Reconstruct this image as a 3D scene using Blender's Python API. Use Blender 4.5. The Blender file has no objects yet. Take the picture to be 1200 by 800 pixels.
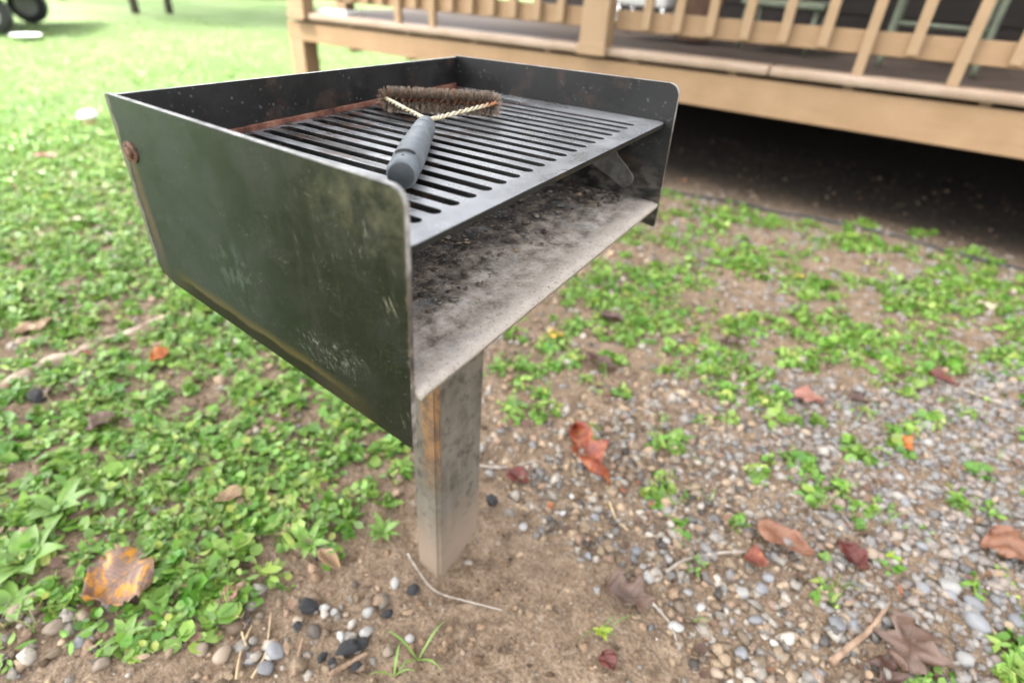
import bpy, bmesh, math, random
import numpy as np
from mathutils import Vector, Matrix

R = math.radians
random.seed(7)
rng = np.random.default_rng(11)
scene = bpy.context.scene
col = scene.collection

# ------------------------------------------------------------------ camera
CAM = np.array([-0.27638, -0.24888, 0.95277])
RV = np.array([0.53137, -0.84516, 0.05790])
UV = np.array([0.44083, 0.33423, 0.83304])
FV = np.array([0.72340, 0.41713, -0.55017])
FPX = 668.3
cd = bpy.data.cameras.new('camera')
cam = bpy.data.objects.new('camera', cd)
col.objects.link(cam)
m = Matrix.Identity(4)
for i in range(3):
    m[i][0], m[i][1], m[i][2], m[i][3] = RV[i], UV[i], -FV[i], CAM[i]
cam.matrix_world = m
cd.sensor_width = 36
cd.lens = FPX / 1200 * 36
cd.clip_start = 0.02
cd.clip_end = 600
cd.dof.use_dof = True
cd.dof.focus_distance = 0.63
cd.dof.aperture_fstop = 2.6
scene.camera = cam

# ------------------------------------------------------------------ world, sun, exposure
SUN_ELEV, SUN_AZ = 55, -50      # azimuth of the sun counted from +Y towards +X
w = bpy.data.worlds.new('World')
scene.world = w
w.use_nodes = True
wn = w.node_tree
sky = wn.nodes.new('ShaderNodeTexSky')
sky.sky_type = 'NISHITA'
sky.sun_disc = False
sky.sun_elevation = R(SUN_ELEV)
sky.sun_rotation = R(SUN_AZ)
sky.air_density = 1.0
sky.dust_density = 4.0
hs = wn.nodes.new('ShaderNodeHueSaturation')
hs.inputs['Saturation'].default_value = 0.15
wn.links.new(sky.outputs[0], hs.inputs['Color'])
bg = wn.nodes['Background']
wn.links.new(hs.outputs[0], bg.inputs['Color'])
bg.inputs['Strength'].default_value = 0.15
sd = bpy.data.lights.new('sun', 'SUN')
sd.energy = 1.6
sd.angle = R(10)
sd.color = (1.0, 0.97, 0.92)
sun = bpy.data.objects.new('sun', sd)
col.objects.link(sun)
to_sun = Vector((math.sin(R(SUN_AZ)) * math.cos(R(SUN_ELEV)), math.cos(R(SUN_AZ)) * math.cos(R(SUN_ELEV)), math.sin(R(SUN_ELEV))))
sun.rotation_euler = to_sun.to_track_quat('Z', 'Y').to_euler()
sun.location = (0, 0, 8)
scene.view_settings.view_transform = 'Standard'
scene.view_settings.look = 'None'
scene.view_settings.gamma = 1
scene.view_settings.exposure = 2.95
scene.render.engine = 'CYCLES'


# ------------------------------------------------------------------ helpers
def G(px, py, z=0.0):
    d = FV + (px - 600) / FPX * RV - (py - 400) / FPX * UV
    k = (z - CAM[2]) / d[2]
    return CAM + d * k


def tag(o, label=None, cat=None, group=None, kind=None):
    if label: o['label'] = label
    if cat: o['category'] = cat
    if group: o['group'] = group
    if kind: o['kind'] = kind
    return o


def link(name, me, parent=None, mat=None):
    o = bpy.data.objects.new(name, me)
    col.objects.link(o)
    if mat is not None:
        for mm in (mat if isinstance(mat, (list, tuple)) else [mat]):
            me.materials.append(mm)
    if parent is not None:
        o.parent = parent
    return o


def empty(name, loc, rz=0):
    o = bpy.data.objects.new(name, None)
    o.empty_display_size = 0.1
    o.location = loc
    o.rotation_euler = (0, 0, rz)
    col.objects.link(o)
    return o


def mesh_np(name, verts, faces, nper, smooth=True, colors=None):
    """faces: (n, nper) int array, all of one size"""
    me = bpy.data.meshes.new(name)
    nv, nf = len(verts), len(faces)
    me.vertices.add(nv)
    me.vertices.foreach_set('co', np.asarray(verts, np.float32).ravel())
    me.loops.add(nf * nper)
    me.loops.foreach_set('vertex_index', np.asarray(faces, np.int32).ravel())
    me.polygons.add(nf)
    me.polygons.foreach_set('loop_start', np.arange(0, nf * nper, nper, dtype=np.int32))
    me.polygons.foreach_set('loop_total', np.full(nf, nper, np.int32))
    me.polygons.foreach_set('use_smooth', np.full(nf, smooth, bool))
    if colors is not None:
        a = me.attributes.new('tint', 'FLOAT_COLOR', 'POINT')
        c = np.ones((nv, 4), np.float32)
        c[:, :3] = colors
        a.data.foreach_set('color', c.ravel())
    me.update(calc_edges=True)
    me.validate()
    return me


def bm_mesh(name, bm, smooth=False):
    bmesh.ops.recalc_face_normals(bm, faces=bm.faces)
    me = bpy.data.meshes.new(name)
    bm.to_mesh(me)
    bm.free()
    if smooth:
        for p in me.polygons: p.use_smooth = True
    return me


def box_bm(bm, lo, hi, bevel=0.0, shear=None):
    r = bmesh.ops.create_cube(bm, size=1.0)
    vs = r['verts']
    for v in vs:
        v.co = Vector([lo[i] + (v.co[i] + 0.5) * (hi[i] - lo[i]) for i in range(3)])
        if shear: v.co.z += shear(v.co)
    if bevel:
        es = list({e for v in vs for e in v.link_edges})
        bmesh.ops.bevel(bm, geom=es, offset=bevel, segments=2, affect='EDGES', profile=0.6)
    return bm


def box(name, lo, hi, mat, parent=None, bevel=0.003, shear=None, org=(0, 0, 0)):
    bm = bmesh.new()
    lo = [lo[i] - org[i] for i in range(3)]
    hi = [hi[i] - org[i] for i in range(3)]
    box_bm(bm, lo, hi, bevel, shear)
    return link(name, bm_mesh(name, bm), parent, mat)


def tube_arrays(path, rad, n=8, cap=True):
    P = np.asarray(path, float)
    k = len(P)
    rad = np.broadcast_to(np.asarray(rad, float), (k,))
    T = np.gradient(P, axis=0)
    T /= np.linalg.norm(T, axis=1)[:, None] + 1e-12
    up = np.array([0, 0, 1.0]) if abs(T[0][2]) < 0.9 else np.array([1.0, 0, 0])
    nrm = up - T[0] * (up @ T[0]); nrm /= np.linalg.norm(nrm)
    V = []
    for i in range(k):
        nrm = nrm - T[i] * (nrm @ T[i]); nrm /= np.linalg.norm(nrm) + 1e-12
        b = np.cross(T[i], nrm)
        a = np.linspace(0, 2 * np.pi, n, endpoint=False)
        V.append(P[i] + rad[i] * (np.cos(a)[:, None] * nrm + np.sin(a)[:, None] * b))
    V = np.concatenate(V)
    F = []
    for i in range(k - 1):
        for j in range(n):
            F.append((i * n + j, i * n + (j + 1) % n, (i + 1) * n + (j + 1) % n, (i + 1) * n + j))
    F = [list(f) for f in F]
    if cap:
        F.append(list(range(n))[::-1]); F.append([(k - 1) * n + j for j in range(n)])
    return V, F


def mesh_py(name, V, F, smooth=True):
    me = bpy.data.meshes.new(name)
    me.from_pydata([tuple(map(float, v)) for v in V], [], F)
    me.update()
    if smooth:
        me.polygons.foreach_set('use_smooth', np.ones(len(me.polygons), bool))
    return me


def multi_tube(name, paths, rads, n=8):
    V, F, o = [], [], 0
    for p, r in zip(paths, rads):
        v, f = tube_arrays(p, r, n)
        V.append(v); F += [[i + o for i in ff] for ff in f]; o += len(v)
    return mesh_py(name, np.concatenate(V), F)


def spline(pts, n=24):
    P = np.asarray(pts, float)
    t = np.linspace(0, len(P) - 1, n)
    out = []
    for s in t:
        i = min(int(s), len(P) - 2); f = s - i
        p0, p1, p2, p3 = P[max(i - 1, 0)], P[i], P[i + 1], P[min(i + 2, len(P) - 1)]
        out.append(0.5 * ((2 * p1) + (-p0 + p2) * f + (2 * p0 - 5 * p1 + 4 * p2 - p3) * f * f + (-p0 + 3 * p1 - 3 * p2 + p3) * f ** 3))
    return np.array(out)


_tab = np.random.default_rng(5).random((256, 256))


def vnoise(x, y):
    x = np.asarray(x, float); y = np.asarray(y, float)
    xi = np.floor(x).astype(int); yi = np.floor(y).astype(int)
    fx = x - xi; fy = y - yi
    fx = fx * fx * (3 - 2 * fx); fy = fy * fy * (3 - 2 * fy)
    a = _tab[xi & 255, yi & 255]; b = _tab[(xi + 1) & 255, yi & 255]
    c = _tab[xi & 255, (yi + 1) & 255]; d = _tab[(xi + 1) & 255, (yi + 1) & 255]
    return (a * (1 - fx) + b * fx) * (1 - fy) + (c * (1 - fx) + d * fx) * fy


def sstep(x, a, b):
    t = np.clip((np.asarray(x, float) - a) / (b - a), 0, 1)
    return t * t * (3 - 2 * t)


def hground(x, y):
    x = np.asarray(x, float); y = np.asarray(y, float)
    h = 0.022 * (vnoise(x * 1.7 + 31, y * 1.7 + 7) - 0.5) + 0.010 * (vnoise(x * 7 + 3, y * 7 + 50) - 0.5) + 0.005 * (vnoise(x * 28, y * 28 + 9) - 0.5)
    near = np.exp(-(((x - .28) / .25) ** 2 + ((y - .18) / .22) ** 2))
    h = h * (1 - 0.75 * near) - 0.004 * near
    rel = np.exp(-(((x - .35) / .45) ** 2 + ((y - .05) / .4) ** 2))
    h = h + rel * (.010 * (vnoise(x * 21 + 2, y * 21) - .5) + .007 * (vnoise(x * 47, y * 47 + 5) - .5))
    h = h + .020 * np.exp(-(((x - .365) / .055) ** 2 + ((y - .155) / .05) ** 2)) - .010 * np.exp(-(((x - .235) / .05) ** 2 + ((y - .145) / .045) ** 2))
    d = np.hypot(x, y)
    h = h + sstep(d, 6, 40) * 0.6 * (vnoise(x * .06 + 9, y * .06 + 3) - 0.5)
    return h


# ---- node helpers
class NT:
    def __init__(self, name, rough=0.6, spec=0.5):
        self.mat = bpy.data.materials.new(name)
        self.mat.use_nodes = True
        self.t = self.mat.node_tree
        self.b = self.t.nodes['Principled BSDF']
        self.b.inputs['Roughness'].default_value = rough
        self.b.inputs['Specular IOR Level'].default_value = spec

    def set(self, sock, v):
        if isinstance(v, bpy.types.NodeSocket): self.t.links.new(v, sock)
        elif isinstance(v, (tuple, list)) and len(v) == 3 and sock.type == 'RGBA': sock.default_value = (*v, 1)
        else: sock.default_value = v

    def n(self, ty, attrs=None, ins=None):
        nd = self.t.nodes.new(ty)
        for k, v in (attrs or {}).items(): setattr(nd, k, v)
        for k, v in (ins or {}).items(): self.set(nd.inputs[k], v)
        return nd

    def obj(self, off=(0, 0, 0), scale=(1, 1, 1)):
        c = self.n('ShaderNodeTexCoord').outputs['Object']
        mp = self.n('ShaderNodeMapping', None, {'Vector': c, 'Location': off, 'Scale': scale})
        return mp.outputs[0]

    def noise(self, scale, detail=4, rough=0.55, vec=None, dist=0.0):
        i = {'Scale': scale, 'Detail': detail, 'Roughness': rough, 'Distortion': dist}
        if vec is not None: i['Vector'] = vec
        else: i['Vector'] = self.obj()
        return self.n('ShaderNodeTexNoise', None, i).outputs['Fac']

    def vor(self, scale, vec=None, feat='F1', out='Distance', rand=1.0):
        return self.n('ShaderNodeTexVoronoi', {'feature': feat}, {'Scale': scale, 'Vector': vec if vec is not None else self.obj(), 'Randomness': rand}).outputs[out]

    def math(self, op, a, b=0.0, c=0.0, clamp=False):
        nd = self.n('ShaderNodeMath', {'operation': op, 'use_clamp': clamp})
        self.set(nd.inputs[0], a); self.set(nd.inputs[1], b); self.set(nd.inputs[2], c)
        return nd.outputs[0]

    def mr(self, v, a, b, c=0.0, d=1.0):
        return self.n('ShaderNodeMapRange', {'interpolation_type': 'SMOOTHSTEP'}, {'Value': v, 'From Min': a, 'From Max': b, 'To Min': c, 'To Max': d}).outputs[0]

    def mix(self, f, a, b, mode='MIX'):
        nd = self.n('ShaderNodeMix', {'data_type': 'RGBA', 'blend_type': mode})
        self.set(nd.inputs[0], f); self.set(nd.inputs[6], a); self.set(nd.inputs[7], b)
        return nd.outputs[2]

    def ramp(self, f, stops):
        nd = self.n('ShaderNodeValToRGB')
        cr = nd.color_ramp
        while len(cr.elements) < len(stops): cr.elements.new(0.5)
        for e, (p, c) in zip(cr.elements, stops):
            e.position = p; e.color = (*c, 1)
        self.set(nd.inputs[0], f)
        return nd.outputs[0]

    def sep(self, v):
        nd = self.n('ShaderNodeSeparateXYZ', None, {0: v})
        return nd.outputs[0], nd.outputs[1], nd.outputs[2]

    def attr(self, name, out='Color'):
        return self.n('ShaderNodeAttribute', {'attribute_name': name}).outputs[out]

    def bump(self, h, strength=0.3, dist=0.002, prev=None):
        i = {'Height': h, 'Strength': strength, 'Distance': dist}
        if prev is not None: i['Normal'] = prev
        o = self.n('ShaderNodeBump', None, i).outputs[0]
        self.set(self.b.inputs['Normal'], o)
        return o

    def base(self, c): self.set(self.b.inputs['Base Color'], c)
    def rough(self, v): self.set(self.b.inputs['Roughness'], v)
    def metal(self, v): self.set(self.b.inputs['Metallic'], v)

    def translucent(self, color, fac=0.35):
        tr = self.n('ShaderNodeBsdfTranslucent')
        self.set(tr.inputs['Color'], color)
        mx = self.n('ShaderNodeMixShader', None, {0: fac})
        out = self.t.nodes['Material Output']
        self.t.links.new(self.b.outputs[0], mx.inputs[1])
        self.t.links.new(tr.outputs[0], mx.inputs[2])
        self.t.links.new(mx.outputs[0], out.inputs['Surface'])


ROOT = (0.28, 0.188, 0.0)      # foot of the grill post; grill meshes are built round it
W, D = 0.5734, 0.3752
ZT, ZB, ZF, ZG, ZBB = 0.8263, 0.5903, 0.6531, 0.7784, 0.6531
TH = 0.005


# ------------------------------------------------------------------ materials
def mat_panel():
    t = NT('olive_enamel', 0.42, 0.43)
    v = t.obj(ROOT)
    x, y, z = t.sep(v)
    big = t.noise(7, 5, 0.6, v)
    up = t.noise(22, 4, 0.6, t.obj((0, 0, 0), (1, 1.0, .25)))
    gy = t.math('ADD', t.mr(y, 0.08, 0.30), t.math('MULTIPLY', t.math('SUBTRACT', big, 0.5), 1.3), clamp=True)
    c = t.mix(gy, (0.0050, 0.0060, 0.0038), (0.0185, 0.0235, 0.0195))  # greyer towards the back: paint tone plus soft sky sheen put into the colour
    c = t.mix(t.mr(up, 0.45, 0.75, 0, .5), c, (0.011, 0.0125, 0.007))
    dr = t.noise(1, 5, .7, t.obj((0, 0, 0), (1, 120, 5)))
    c = t.mix(t.math('MULTIPLY', t.mr(dr, .56, .70, 0, .45), t.mr(y, .25, .08)), c, (0.036, 0.034, 0.021))
    # chalky bloom high on the front corner
    blo = t.math('MULTIPLY', t.mr(z, .74, .82), t.mr(y, .14, .02))
    c = t.mix(t.math('MULTIPLY', blo, t.mr(t.noise(60, 6, .7, v), .35, .75)), c, (0.075, 0.07, 0.042))
    # white speckle
    sp = t.mr(t.vor(260, v), 0.15, 0.06)
    sp = t.math('MULTIPLY', sp, t.mr(t.noise(38, 4, .65, v), .48, .60))
    sp2 = t.math('MULTIPLY', t.mr(t.vor(620, v), .26, .1), t.mr(t.noise(16, 4, .6, v), .42, .62))
    c = t.mix(t.math('MULTIPLY', sp2, .45), c, (0.16, 0.155, 0.11))
    c = t.mix(t.math('MULTIPLY', sp, .7), c, (0.30, 0.30, 0.25))
    # scratches: short slanted strokes
    def strokes(sy, sz, rot, thr, cy, cz, ry, rz, colr):
        nonlocal c
        mp = t.n('ShaderNodeMapping', None, {'Vector': v, 'Rotation': (R(rot), 0, 0)})
        mp2 = t.n('ShaderNodeMapping', None, {'Vector': mp.outputs[0], 'Scale': (1, sy, sz)})
        n1 = t.noise(1, 5, .7, mp2.outputs[0])
        ey = t.math('DIVIDE', t.math('SUBTRACT', y, cy), ry); ez = t.math('DIVIDE', t.math('SUBTRACT', z, cz), rz)
        rr = t.math('SQRT', t.math('ADD', t.math('MULTIPLY', ey, ey), t.math('MULTIPLY', ez, ez)))
        mk = t.math('MULTIPLY', t.mr(rr, 1, 0.2), t.mr(n1, thr, thr + .08))
        c = t.mix(t.math('MULTIPLY', mk, .8), c, colr)
    strokes(260, 70, 35, .56, .10, .657, .060, .024, (.17, .18, .15))
    strokes(900, 120, 35, .57, .085, .652, .050, .022, (.28, .28, .24))
    strokes(700, 60, 14, .585, .045, .775, .020, .045, (.42, .41, .33))
    strokes(420, 34, 22, .585, .018, .738, .014, .045, (.46, .41, .30))
    strokes(800, 22, -6, .60, .03, .69, .035, .09, (.10, .09, .045))
    strokes(300, 40, 10, .60, .10, .765, .05, .06, (.12, .12, .07))
    strokes(500, 50, 20, .58, .012, .625, .012, .02, (.34, .32, .25))
    strokes(90, 60, 0, .5, .215, .70, .05, .04, (.045, .055, .045))
    # scorched band along the lower edge
    ze = t.math('ADD', t.math('MULTIPLY', y, 0.178), 0.5896)
    d = t.math('SUBTRACT', z, ze)
    d = t.math('ADD', d, t.math('MULTIPLY', t.math('SUBTRACT', t.noise(35, 4, .6, v), .5), .012))
    my = t.math('MULTIPLY', t.mr(y, .03, .13), t.mr(y, .335, .29))
    c = t.mix(t.math('MULTIPLY', t.math('MULTIPLY', t.mr(d, .028, .015), my), .8), c, (0.065, 0.048, 0.018))
    c = t.mix(t.math('MULTIPLY', t.mr(d, .017, .012), my), c, (0.008, 0.006, 0.004))
    # rust run below the bolt, worn back edge and front edge
    sw = t.math('ABSOLUTE', t.math('SUBTRACT', t.math('SUBTRACT', y, .340), t.math('MULTIPLY', t.math('SUBTRACT', t.noise(14, 3, .5, v), .5), .012)))
    st = t.math('MULTIPLY', t.mr(sw, .009, .002), t.math('MULTIPLY', t.mr(z, .783, .772), t.mr(z, .66, .72, .35, 1)))
    c = t.mix(t.math('MULTIPLY', st, .65), c, (0.085, 0.05, 0.033))
    eb = t.math('ADD', y, t.math('MULTIPLY', t.math('SUBTRACT', t.noise(45, 4, .65, v), .5), .016))
    c = t.mix(t.mr(eb, .3475, .3505), c, (0.11, 0.10, 0.082))
    ef = t.math('SUBTRACT', y, t.math('MULTIPLY', t.math('SUBTRACT', t.noise(80, 4, .7, v), .5), .012))
    c = t.mix(t.mr(ef, .0035, .001), c, (0.07, 0.055, 0.04))
    t.base(c)
    t.rough(t.mr(t.noise(24, 5, .65, v), .3, .7, .28, .5))
    t.bump(t.noise(160, 4, .6, v), .12, .001)
    return t.mat


def mat_edge():
    t = NT('worn_bare_edge', 0.5)
    v = t.obj(ROOT)
    n = t.noise(55, 5, .65, v)
    n2 = t.noise(12, 3, .5, v)
    z = t.sep(v)[2]
    c = t.ramp(n, [(.3, (.08, .075, .07)), (.5, (.27, .26, .25)), (.7, (.42, .41, .39))])
    lowd = t.math('MULTIPLY', t.mr(z, .80, .74), t.mr(n2, .3, .5))
    c = t.mix(lowd, c, t.ramp(n, [(.35, (.03, .027, .026)), (.55, (.09, .07, .055)), (.7, (.3, .26, .22))]))
    t.base(c)
    t.bump(t.noise(220, 4, .7, v), .4, .0015)
    return t.mat


def mat_soot():
    t = NT('soot_black_steel', 0.5, 0.4)
    v = t.obj(ROOT)
    n = t.noise(14, 5, .6, v)
    z = t.sep(v)[2]
    c = t.ramp(n, [(.3, (.0025, .0025, .0028)), (.55, (.0055, .0055, .0057)), (.75, (.012, .0115, .011))])
    sp = t.math('MULTIPLY', t.mr(t.vor(120, v), .26, .08), t.mr(t.noise(22, 4, .6, v), .48, .60))
    c = t.mix(t.math('MULTIPLY', sp, .6), c, (.10, .10, .10))
    c = t.mix(t.math('MULTIPLY', t.mr(t.noise(18, 5, .7, v), .53, .66), .6), c, (.034, .019, .012))
    blot = t.mr(t.noise(42, 5, .7, v), .60, .74)
    c = t.mix(t.math('MULTIPLY', blot, .5), c, (.055, .048, .042))
    # caked ash low down
    lo = t.math('MULTIPLY', t.mr(z, .745, .67), t.mr(t.noise(38, 5, .65, t.obj((0, 0, 0), (1, 1, 2.2))), .40, .62))
    c = t.mix(t.math('MULTIPLY', lo, .8), c, (.075, .063, .054))
    t.base(c)
    t.rough(t.mr(n, .35, .7, .42, .62))
    b = t.bump(t.noise(90, 5, .6, v), .25, .002)
    return t.mat


def mat_soot_out():
    t = NT('dark_olive_outside', 0.5)
    n = t.noise(9, 5, .6)
    t.base(t.ramp(n, [(.35, (.025, .03, .018)), (.7, (.05, .055, .04))]))
    return t.mat


def mat_grate():
    t = NT('grate_steel', 0.36, 0.55)
    v = t.obj(ROOT)
    x, y, z = t.sep(v)
    n = t.noise(9, 5, .6, v)
    st = t.noise(1, 4, .6, t.obj((0, 0, 0), (60, 9, 20)))
    c = t.ramp(n, [(.3, (.10, .103, .108)), (.5, (.19, .195, .205)), (.72, (.29, .297, .305))])
    # burnt and rusty towards the back and middle
    k = t.math('ADD', t.mr(y, .07, .30), t.math('MULTIPLY', t.math('SUBTRACT', n, .5), 2.2), clamp=True)
    c = t.mix(t.math('MULTIPLY', t.mr(st, .44, .60), k), c, (.016, .013, .011))
    c = t.mix(t.math('MULTIPLY', t.mr(t.noise(24, 5, .65, v), .51, .62), t.math('MULTIPLY', k, .8)), c, (.075, .034, .02))
    c = t.mix(t.math('MULTIPLY', t.mr(y, .352, .360), t.mr(t.noise(30, 4, .6, v), .3, .5)), c, (.10, .04, .025))
    # white glints put into the steel colour as pale grains
    g = t.math('MULTIPLY', t.mr(t.vor(260, v), .22, .08), t.mr(t.noise(11, 3, .6, v), .54, .62))
    c = t.mix(t.math('MULTIPLY', g, .7), c, (.42, .42, .42))
    t.base(c)
    t.metal(.4)
    t.rough(t.mr(t.noise(16, 4, .6, v), .35, .65, .24, .46))
    t.bump(t.noise(140, 4, .6, v), .15, .001)
    return t.mat


def mat_floor():
    t = NT('ash_caked_floor', 0.85, 0.3)
    v = t.obj(ROOT)
    x, y, z = t.sep(v)
    n = t.noise(11, 6, .62, v)
    n2 = t.noise(46, 5, .65, v)
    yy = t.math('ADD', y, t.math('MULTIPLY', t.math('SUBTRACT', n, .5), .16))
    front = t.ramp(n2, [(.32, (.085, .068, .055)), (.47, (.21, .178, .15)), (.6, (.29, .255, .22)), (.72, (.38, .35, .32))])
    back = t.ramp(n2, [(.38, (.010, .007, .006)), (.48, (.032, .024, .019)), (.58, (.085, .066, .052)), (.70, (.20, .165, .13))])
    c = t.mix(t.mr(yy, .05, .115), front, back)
    c = t.mix(t.mr(yy, .12, .20, 0, .8), c, (.007, .006, .005))  # near black at the back: shade under the grate put into the colour
    gr = t.mr(t.noise(19, 5, .7, v), .56, .66)
    c = t.mix(t.math('MULTIPLY', gr, .5), c, (.13, .135, .14))
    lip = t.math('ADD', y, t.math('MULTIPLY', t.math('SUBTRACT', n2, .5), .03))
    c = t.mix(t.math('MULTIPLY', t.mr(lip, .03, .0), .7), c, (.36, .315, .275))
    c = t.mix(t.math('MULTIPLY', t.mr(t.vor(75, v), .14, .07), t.mr(n, .5, .62)), c, (.012, .011, .010))
    fs = t.noise(260, 4, .7, v)
    c = t.mix(t.mr(fs, .56, .66, 0, .55), c, (.035, .028, .023))
    c = t.mix(t.mr(fs, .42, .34, 0, .4), c, (.42, .38, .34))
    t.base(c)
    t.bump(t.math('ADD', n2, t.math('MULTIPLY', t.noise(130, 4, .6, v), .4)), .6, .004)
    return t.mat


def mat_post():
    t = NT('weathered_galvanized', 0.7, 0.35)
    v = t.obj(ROOT)
    x, y, z = t.sep(v)
    n = t.noise(16, 5, .6, v)
    s = t.noise(1, 5, .65, t.obj((0, 0, 0), (55, 55, 6)))
    c = t.ramp(n, [(.3, (.06, .053, .041)), (.5, (.108, .095, .074)), (.75, (.155, .138, .11))])
    c = t.mix(t.mr(s, .5, .7, 0, .6), c, (.16, .148, .127))
    c = t.mix(t.mr(t.noise(48, 5, .7, v), .50, .64, 0, .7), c, (.034, .031, .025))
    gx = t.mr(x, .2395, .2345)
    ry = t.math('SUBTRACT', y, t.math('MULTIPLY', t.math('SUBTRACT', n, .5), .03))
    rust = t.math('MULTIPLY', gx, t.math('MULTIPLY', t.mr(ry, .198, .188), t.mr(z, .18, .32)))
    c = t.mix(t.math('MULTIPLY', rust, .85), c, t.mix(t.mr(t.noise(34, 5, .65, v), .42, .62), (.19, .10, .042), (.085, .05, .027)))
    dz = t.math('ADD', z, t.math('MULTIPLY', t.math('SUBTRACT', n, .5), .18))
    c = t.mix(t.mr(dz, .20, .03, 0, .85), c, (.235, .175, .128))
    sp = t.math('MULTIPLY', t.mr(t.vor(90, v), .2, .1), t.mr(t.noise(14, 2, .5, v), .55, .62))
    c = t.mix(t.math('MULTIPLY', sp, .5), c, (.06, .055, .045))
    t.base(c)
    t.bump(t.noise(80, 5, .65, v), .3, .002)
    return t.mat


def mat_rust():
    t = NT('rusty_iron', 0.75, .3)
    n = t.noise(160, 5, .65)
    t.base(t.ramp(n, [(.3, (.025, .015, .011)), (.5, (.10, .05, .03)), (.68, (.20, .13, .09))]))
    t.bump(t.noise(300, 4, .6), .5, .001)
    return t.mat


def mat_rust_ledge():
    t = NT('rusty_ledge', 0.8, .25)
    n = t.noise(45, 5, .65)
    t.base(t.ramp(n, [(.32, (.035, .018, .014)), (.5, (.13, .05, .032)), (.7, (.22, .12, .085))]))
    t.bump(t.noise(160, 4, .6), .5, .002)
    return t.mat


def simple(name, a, b, scale=20, rough=.6, metal=0.0, spec=.5, bump=0.0, det=4, stretch=None, lo=.35, hi=.65):
    t = NT(name, rough, spec)
    v = t.obj((0, 0, 0), stretch) if stretch else t.obj()
    n = t.noise(scale, det, .6, v)
    t.base(t.ramp(n, [(lo, a), (hi, b)]))
    t.metal(metal)
    if bump: t.bump(t.noise(scale * 3, 4, .6, v), bump, .002)
    return t.mat


def tinted(name, rough=.6, spec=.4, nscale=60, namp=.25, trans=0.0, bump=0.0):
    """colour from the per-piece tint, broken up by noise"""
    t = NT(name, rough, spec)
    c = t.attr('tint')
    n = t.noise(nscale, 4, .6)
    f = t.mr(n, .25, .75, 1 - namp, 1 + namp)
    cc = t.n('ShaderNodeVectorMath', {'operation': 'SCALE'}, {0: c, 'Scale': f}).outputs[0]
    t.base(cc)
    if bump: t.bump(n, bump, .003)
    if trans: t.translucent(cc, trans)
    return t.mat


M_panel, M_edge, M_soot, M_out = mat_panel(), mat_edge(), mat_soot(), mat_soot_out()
M_grate, M_floor, M_post, M_rust, M_ledge = mat_grate(), mat_floor(), mat_post(), mat_rust(), mat_rust_ledge()


def mat_ground():
    t = NT('soil_and_lawn', 0.9, .2)
    v = t.obj()
    n = t.noise(3.1, 6, .62, v)
    n2 = t.noise(26, 6, .65, v)
    n3 = t.noise(140, 4, .6, v)
    soil = t.ramp(n2, [(.32, (.08, .052, .033)), (.47, (.20, .138, .09)), (.64, (.33, .24, .165))])
    soil = t.mix(t.mr(n, .35, .65, 0, .55), soil, (.275, .192, .125))
    soil = t.mix(t.mr(n3, .35, .6, .5, 0), soil, (.06, .042, .03))
    grit = t.mr(t.vor(95, v), .35, .15)
    soil = t.mix(t.math('MULTIPLY', grit, t.mr(n, .4, .6, .1, .5)), soil, (.36, .31, .26))
    g1 = t.ramp(t.noise(1.3, 5, .6, v), [(.3, (.095, .165, .052)), (.5, (.145, .215, .078)), (.7, (.20, .25, .115))])
    g1 = t.mix(t.mr(t.noise(18, 5, .6, v), .3, .7, .5, 0), g1, (.08, .14, .03))
    g1 = t.mix(t.mr(t.noise(.35, 3, .5, v), .45, .7, 0, .45), g1, (.20, .25, .12))
    dark = t.ramp(n2, [(.35, (.010, .0075, .005)), (.6, (.028, .021, .015)), (.75, (.075, .058, .043))])  # near-black soil tone: shade beneath the deck put into the colour
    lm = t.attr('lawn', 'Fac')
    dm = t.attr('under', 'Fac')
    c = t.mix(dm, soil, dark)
    c = t.mix(lm, c, g1)
    fs = t.noise(260, 4, .7, v)
    c = t.mix(t.mr(fs, .56, .66, 0, .55), c, (.035, .028, .023))
    c = t.mix(t.mr(fs, .42, .34, 0, .4), c, (.42, .38, .34))
    t.base(c)
    t.bump(t.math('ADD', n2, t.math('MULTIPLY', n3, .5)), 1.0, .018)
    return t.mat


M_ground = mat_ground()
M_leaf = tinted('green_leaf', .38, .5, 40, .18, .32)
M_pebble = tinted('pebble_stone', .65, .35, 170, .22, 0, .2)
M_paint = None


def mat_paint():
    t = NT('tan_deck_paint', .55, .35)
    v = t.obj()
    n = t.noise(5, 5, .6, v)
    g = t.noise(1, 5, .65, t.obj((0, 0, 0), (50, 4, 50)))
    c = t.ramp(n, [(.3, (0.206, 0.126, 0.066)), (.7, (0.248, 0.157, 0.088))])
    c = t.mix(t.mr(g, .5, .75, 0, .35), c, (0.1640, 0.0984, 0.0492))
    c = t.mix(t.mr(t.noise(2.2, 4, .6, v), .62, .78, 0, .4), c, (0.1558, 0.1066, 0.0615))
    t.base(c)
    t.bump(g, .15, .002)
    return t.mat


def mat_paint_v():
    t = NT('tan_deck_paint_upright', .55, .35)
    v = t.obj()
    n = t.noise(6, 5, .6, v)
    g = t.noise(1, 5, .65, t.obj((0, 0, 0), (60, 60, 4)))
    c = t.ramp(n, [(.3, (0.214, 0.137, 0.076)), (.7, (0.256, 0.172, 0.102))])
    c = t.mix(t.mr(g, .5, .75, 0, .3), c, (0.1640, 0.1025, 0.0533))
    t.base(c)
    t.bump(g, .15, .002)
    return t.mat


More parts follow.
